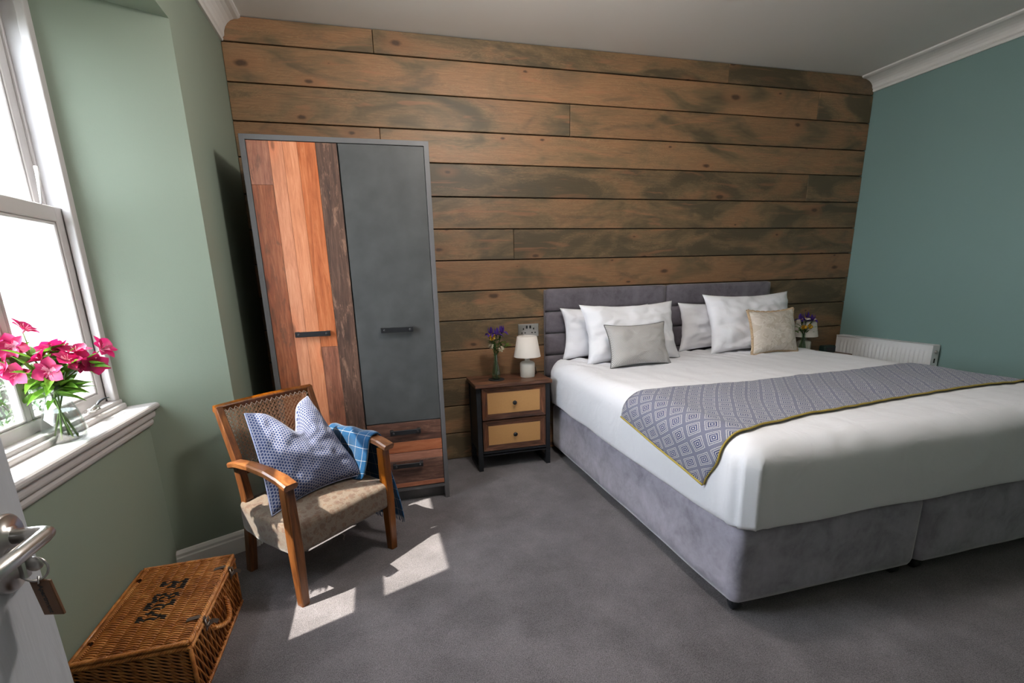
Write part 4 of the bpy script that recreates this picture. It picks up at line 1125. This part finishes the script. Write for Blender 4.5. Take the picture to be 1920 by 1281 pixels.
# front face: slanted weavers over upright stakes (french randing)
def fr_face(fixed, a0, a1, axis):
    Lf = a1-a0; z0, z1 = .012, zt_-.004
    nst_ = int(Lf/.030)
    def pt(a, z, o): return (fixed+o, a, z) if axis == 'y' else (a, fixed-o, z)
    for j in range(nst_+1):
        a = a0+.006+(Lf-.012)*j/nst_; tube(bm, [pt(a, z0-.004, -.004), pt(a, z1+.004, -.004)], .0028, 5)
    run = .075 if axis == 'y' else .30
    n = int((Lf+run)/(.0092 if axis == 'y' else .006*run/(z1-z0)))
    for k in range(n):
        s0 = a0-run+(Lf+run)*k/n; pts = []
        for i in range(15):
            t = i/14; a = s0+run*t; z = z1+(z0-z1)*t
            if a0+.004 <= a <= a1-.004: pts.append(pt(a, z, .0045*math.sin(PI*(a-a0)/(Lf/nst_)+PI*(k % 2))*.8+.001))
        if len(pts) > 1: tube(bm, pts, .0026, 5)
fr_face(HX1-.006, HY0, HY1, 'y'); fr_face(HY0+.006, HX0, HX1, 'x')
for yk in range(1): pass
obj('woven_body', bm, M_wicker, hp, kind='stuff')
for (x, y) in ((HX1-.006, HY0+.006), (HX1-.006, HY1-.006), (HX0+.008, HY0+.006), (HX0+.008, HY1-.006)):
    bm = bm_new(); tube(bm, [(x, y, .004), (x, y, HZ-.012)], .0065, 8); obj('corner_post', bm, M_wicker, hp)
bm = bm_new(); box(bm, HX0+.010, HX1-.013, HY0+.013, HY1-.008, .006, HZ-.013); obj('gap_shade_block', bm, M_gap_dk, hp)  # dark block added inside so gaps in the weave look shaded
bm = bm_new(); arc = [Vector((HX1+.002+.020*math.sin(PI*k/16), 1.565+.150*k/16, .128-.030*math.sin(PI*k/16))) for k in range(17)]
rope(bm, arc, .0050, .0042, 3, .030, .003, 5); rope(bm, [arc[0]+Vector((-.006, -.004, .012)), arc[0]+Vector((0, .002, -.004))], .004, .0035, 3, .02, .003, 5); rope(bm, [arc[-1]+Vector((-.006, .004, .012)), arc[-1]+Vector((0, -.002, -.004))], .004, .0035, 3, .02, .003, 5); obj('handle', bm, M_wicker, hp)
for y in (1.508, 1.790):
    bm = bm_new(); beam(bm, [(HX1-.045, y, HZ+.003), (HX1-.012, y, HZ+.008), (HX1+.003, y, HZ+.002), (HX1+.006, y, HZ-.022), (HX1+.004, y+.004, HZ-.045)], [.017]*5, [.0026]*5, bev=.0005, side=Vector((0, 1, 0)))
    beam(bm, [(HX1+.003, y, HZ-.030), (HX1+.022, y+.010, HZ-.020), (HX1+.034, y+.016, HZ-.030)], [.014]*3, [.002]*3, bev=.0005, side=Vector((0, .5, 1)))
    st_ = obj('leather_strap', bm, M_leather, hp)
    bm = bm_new(); bx_ = HX1+.009
    tube(bm, [(bx_, y-.011, HZ-.002), (bx_, y+.011, HZ-.002), (bx_+.003, y+.011, HZ-.020), (bx_+.003, y-.011, HZ-.020)], .0014, 6, closed=True); obj('buckle', bm, M_chrome, st_)

# ------------------------------------------------------------------ vase of alstroemeria on the sill
VX, VY, VZ = -.945, 1.722, .7655
va = thing('glass_vase', 'clear glass vase of pink flowers on the window sill', 'vase', (VX, VY, VZ))
bm = bm_new(); pro = [(.030, 0), (.044, .002), (.052, .010), (.055, .030), (.050, .065), (.040, .100), (.030, .130), (.0265, .142), (.029, .158), (.038, .178)]
lathe(bm, pro, (0, 0, 0), 48, cap_hi=False); lathe(bm, [(r-.0025, z+.003) for r, z in pro[1:]], (0, 0, 0), 48, cap_hi=False); obj('glass_body', bm, M_vase, va)
bm = bm_new(); lathe(bm, [(.040, .006), (.049, .014), (.0515, .030), (.0465, .065), (.038, .095), (.0375, .0955)], (0, 0, 0), 40); obj('water', bm, M_water, va)
def one_petal_mesh(L, W, curl, cup, pale):
    bm = bm_new(); petal(bm, (0, 0, 0), Vector((1, 0, .75)), Vector((0, 0, 1)), L, W, curl, 0, 8, 5, cup, 1.5)
    me = bpy.data.meshes.new('petal'); 
    if pale:
        for f in bm.faces:
            c_ = f.calc_center_median()
            if c_.length < L*.45 and abs(c_.y) < W*.22: f.material_index = 1
    bm.to_mesh(me); bm.free(); me.materials.append(M_petal); me.materials.append(M_petal2); return me
PM = [one_petal_mesh(.043, .036, .30, .12, False), one_petal_mesh(.043, .023, .35, .2, True)]
def leaf_mesh(L, W, curl):
    bm = bm_new(); petal(bm, (0, 0, 0), Vector((1, 0, 0)), Vector((0, 0, 1)), L, W, curl, 0, 9, 4, .25)
    me = bpy.data.meshes.new('leaf'); bm.to_mesh(me); bm.free(); me.materials.append(M_leaf); return me
LM = [leaf_mesh(.095, .034, .25), leaf_mesh(.080, .044, .4), leaf_mesh(.105, .024, .15)]
def link_mesh(name, me, parent, M_):
    o = bpy.data.objects.new(name, me); C.objects.link(o); o.parent = parent; o.matrix_local = M_; return o
random.seed(11)
# (top point in x,y,z relative to the vase foot; blossoms with offset and facing)
stems = [
 ('pink flower stem leaning far left in the vase', (-.105, -.045, .275), [((-.010, 0, .0), (-.3, -.8, .1)), ((.012, -.012, .028), (.2, -.3, 1))]),
 ('pink flower stem at upper left in the vase', (-.035, -.03, .300), [((-.01, -.01, .0), (.2, -.9, .1)), ((.015, .0, .040), (.6, .1, .9)), ((-.040, 0, .010), (-.9, -.2, .4))]),
 ('pink flower stem at lower left facing the room', (-.030, -.045, .222), [((-.012, -.015, .005), (.1, -1, .0)), ((-.035, -.01, .020), (-.5, -.7, .3))]),
 ('pink flower stem at the centre of the bunch', (.030, -.04, .225), [((.0, -.01, .0), (.1, -1, .1)), ((-.02, .0, .030), (-.5, -.2, .8)), ((.035, .01, .022), (.5, -.3, .7))]),
 ('pink flower stem rising right of centre', (.072, .01, .265), [((.0, .0, .0), (.2, -.3, .9)), ((-.030, .0, .008), (-.7, 0, .7)), ((.012, -.015, -.025), (.6, -.8, 0))]),
 ('pink flower stem leaning furthest right', (.118, .02, .235), [((.0, -.01, .0), (.4, -.8, -.2)), ((.012, .005, .035), (.8, -.1, .6))]),
 ('pink flower stem behind the others', (.010, .045, .270), [((.0, .0, .0), (0, .2, 1)), ((-.03, .02, .0), (-.6, .4, .6))]),
]
for i, (lab, top, bls) in enumerate(stems):
    t = thing('alstroemeria', lab, 'flower', (VX, VY, VZ), 0, 'pink alstroemeria stems in the sill vase')
    a = i*2.4; b0 = Vector((.030*math.cos(a), .030*math.sin(a), .010)); nk = Vector((-.018*math.cos(a)*.8, -.018*math.sin(a)*.8, .142)); tp = Vector(top)
    pts = []
    for k in range(7): pts.append(b0.lerp(nk, k/6))
    for k in range(1, 8):
        q = nk.lerp(tp, k/7); q.z += .02*math.sin(PI*k/7); pts.append(q)
    bm = bm_new(); tube(bm, pts, .0026, 7)
    for off, d in bls:
        e = tp+Vector(off); tube(bm, [pts[-3], pts[-3].lerp(e, .5)+Vector((0, 0, .004)), e-Vector(d).normalized()*.004], .0014, 5)
    obj('stem', bm, M_stem, t, keep=True)
    for off, d in bls:
        e = tp+Vector(off); dv = Vector(d).normalized(); q = dv.to_track_quat('Z', 'Y').to_matrix().to_4x4()
        bm = bm_new(); c0 = Vector((0, 0, 0)); tube(bm, [(0, 0, -.006), (0, 0, .004)], [.0025, .004], 6)
        for k in range(5):
            an = k*1.26; tube(bm, [(0, 0, .002), (.006*math.cos(an), .006*math.sin(an), .014), (.010*math.cos(an), .010*math.sin(an), .020)], .0006, 4)
        bo = obj('blossom', bm, M_petal2, t, keep=True); bo.matrix_local = Matrix.Translation(e) @ q
        rot0 = random.uniform(0, 2)
        for k in range(6):
            sc_ = random.uniform(.85, 1.08); link_mesh('petal', PM[k % 2], bo, Matrix.Rotation(rot0+k*PI/3, 4, 'Z') @ Matrix.Rotation(random.uniform(-.25, .1), 4, 'Y') @ Matrix.Scale(sc_, 4))
    for k in range(10):
        idx = 6+random.randint(0, 5); p = pts[min(idx, len(pts)-2)]; an = a+k*2.1; 
        link_mesh('leaf', LM[(i+k) % 3], t, Matrix.Translation(p) @ Matrix.Rotation(an, 4, 'Z') @ Matrix.Rotation(random.uniform(-.9, .25), 4, 'Y') @ Matrix.Rotation(random.uniform(-.6, .6), 4, 'X'))
# small fastener / opener lying on the window ledge
fa = thing('window_key', 'chrome fastener with curved black lever lying on the window ledge', 'window fastener', (-.976, 1.975, .8005))
bm = bm_new()
tube(bm, [(0, -.045, .006), (.004, -.02, .012), (0, 0, .014), (0, .02, .010)], [.006, .008, .007, .005], 10); lathe(bm, [(.004, 0), (.012, .002), (.012, .010), (.006, .013)], (0, -.035, .002), 16); lathe(bm, [(.003, 0), (.010, .002), (.010, .009), (.004, .012)], (.004, -.005, .001), 16)
tube(bm, [(-.012, -.05, .004), (.01, -.055, .006), (.018, -.03, .006), (.014, -.005, .006)], .003, 8); obj('body', bm, M_chrome, fa)
bm = bm_new(); tube(bm, [(0, 0, .016), (.002, .025, .026), (.004, .055, .030), (.004, .085, .026)], [.004, .006, .0055, .003], 8, flat=.6); obj('lever', bm, M_black, fa)

# ------------------------------------------------------------------ bedroom door (open, left edge of the frame)
DXF = -.420
dr = thing('door_1', 'white panelled bedroom door standing open', None, (DXF-.02, .667-.762, 0), world=True, kind='structure')
bm = bm_new(); box(bm, DXF-.040, DXF, .655-.762, .655, .008, 2.04, .002)
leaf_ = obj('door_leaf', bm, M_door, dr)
bm = bm_new()
for (y0, y1, z0, z1) in ((.667-.66, .667-.10, .25, .78), (.667-.66, .667-.10, 1.12, 1.92)):
    for (a, b, c_, d) in ((y0, y1, z0, z0+.012), (y0, y1, z1-.012, z1), (y0, y0+.012, z0, z1), (y1-.012, y1, z0, z1)): box(bm, DXF, DXF+.006, a, b, c_, d, .003, 2)
obj('panel_moulding', bm, M_door, dr)
HZc, HYc = .951, .612
bm = bm_new(); Rm = Matrix.Rotation(PI/2, 4, 'Y')
lathe(bm, [(.001, 0), (.0265, 0), (.0265, .006), (.024, .008), (.012, .008), (.012, .012), (.001, .012)], (DXF, HYc, HZc), 40, M=Rm); hs = obj('handle_rose', bm, M_chrome, dr)
bm = bm_new(); tube(bm, [(DXF+.006, HYc, HZc), (DXF+.030, HYc, HZc), (DXF+.037, HYc-.0005, HZc), (DXF+.0425, HYc-.003, HZc), (DXF+.044, HYc-.010, HZc), (DXF+.044, HYc-.05, HZc), (DXF+.044, HYc-.125, HZc)], [.0085, .0085, .0085, .009, .0085, .0085, .0085], 20); obj('lever_handle', bm, M_chrome, dr)
CZc, CYc = .916, .606
bm = bm_new(); lathe(bm, [(.001, 0), (.0265, 0), (.0265, .006), (.023, .009), (.012, .009), (.012, .014), (.001, .014)], (DXF, CYc, CZc), 40, M=Rm); box(bm, DXF+.012, DXF+.020, CYc-.005, CYc+.005, CZc-.014, CZc+.010, .002); obj('lock_cylinder', bm, M_chrome, dr)
# key, ring and wooden tag: one thing hanging from the lock
kt = thing('key_with_tag', 'key in the door lock with a ring and engraved wooden tag', 'key', (DXF+.02, CYc, CZc), world=True)
bm = bm_new(); box(bm, DXF+.018, DXF+.026, CYc-.0012, CYc+.0012, CZc-.003, CZc+.003); Rk = Matrix.Rotation(PI/2, 4, 'X'); lathe(bm, [(.0025, -.001), (.0085, -.001), (.0085, .001), (.0025, .001)], (DXF+.027, CYc-.001, CZc+.002), 20, M=Rk); obj('key', bm, M_chrome, kt)
bm = bm_new(); rc = Vector((DXF+.026, CYc-.002, CZc-.004)); tube(bm, [rc+Vector((.0135*math.cos(2*PI*k/28), .002*math.sin(2*PI*k/28), .0135*math.sin(2*PI*k/28))) for k in range(28)], .0013, 8, closed=True); obj('split_ring', bm, M_chrome, kt)
tc = rc+Vector((.004, -.002, -.013)); bm = bm_new()
Mt = Matrix.Translation(tc) @ Matrix.Rotation(math.radians(-6), 4, 'Y') @ Matrix.Rotation(math.radians(-22), 4, 'Z')
box(bm, -.0135, .0135, -.0018, .0018, -.046, 0, .0008, 1, M=Mt); tg = obj('wooden_tag', bm, M_tagwood, kt)
bm = bm_new(); tube(bm, [tc+Vector((0, .003, -.004)), tc+Vector((-.001, .0, .004)), tc+Vector((0, -.003, -.003))], .0012, 6); obj('link', bm, M_chrome, kt)
def text_mesh(s, size, M_, mat, parent, name='lettering'):
    cu_ = bpy.data.curves.new('t', 'FONT'); cu_.body = s; cu_.size = size; cu_.extrude = .0001; cu_.offset = size*.03; cu_.align_x = 'CENTER'; cu_.align_y = 'CENTER'
    o = bpy.data.objects.new('t', cu_); C.objects.link(o); bpy.context.view_layer.update()
    dg = bpy.context.evaluated_depsgraph_get(); me = bpy.data.meshes.new_from_object(o.evaluated_get(dg)); bpy.data.objects.remove(o)
    me.transform(M_); me.materials.clear(); me.materials.append(mat)
    bm = bm_new(); bm.from_mesh(me); bpy.data.meshes.remove(me); return obj(name, bm, mat, parent)
Tm = Mt @ Matrix.Translation((-.001, -.0019, -.024)) @ Matrix.Rotation(PI/2, 4, 'X') @ Matrix.Rotation(-PI/2, 4, 'Z')
text_mesh('Apartment', .0085, Tm, M_paint_blk, tg)
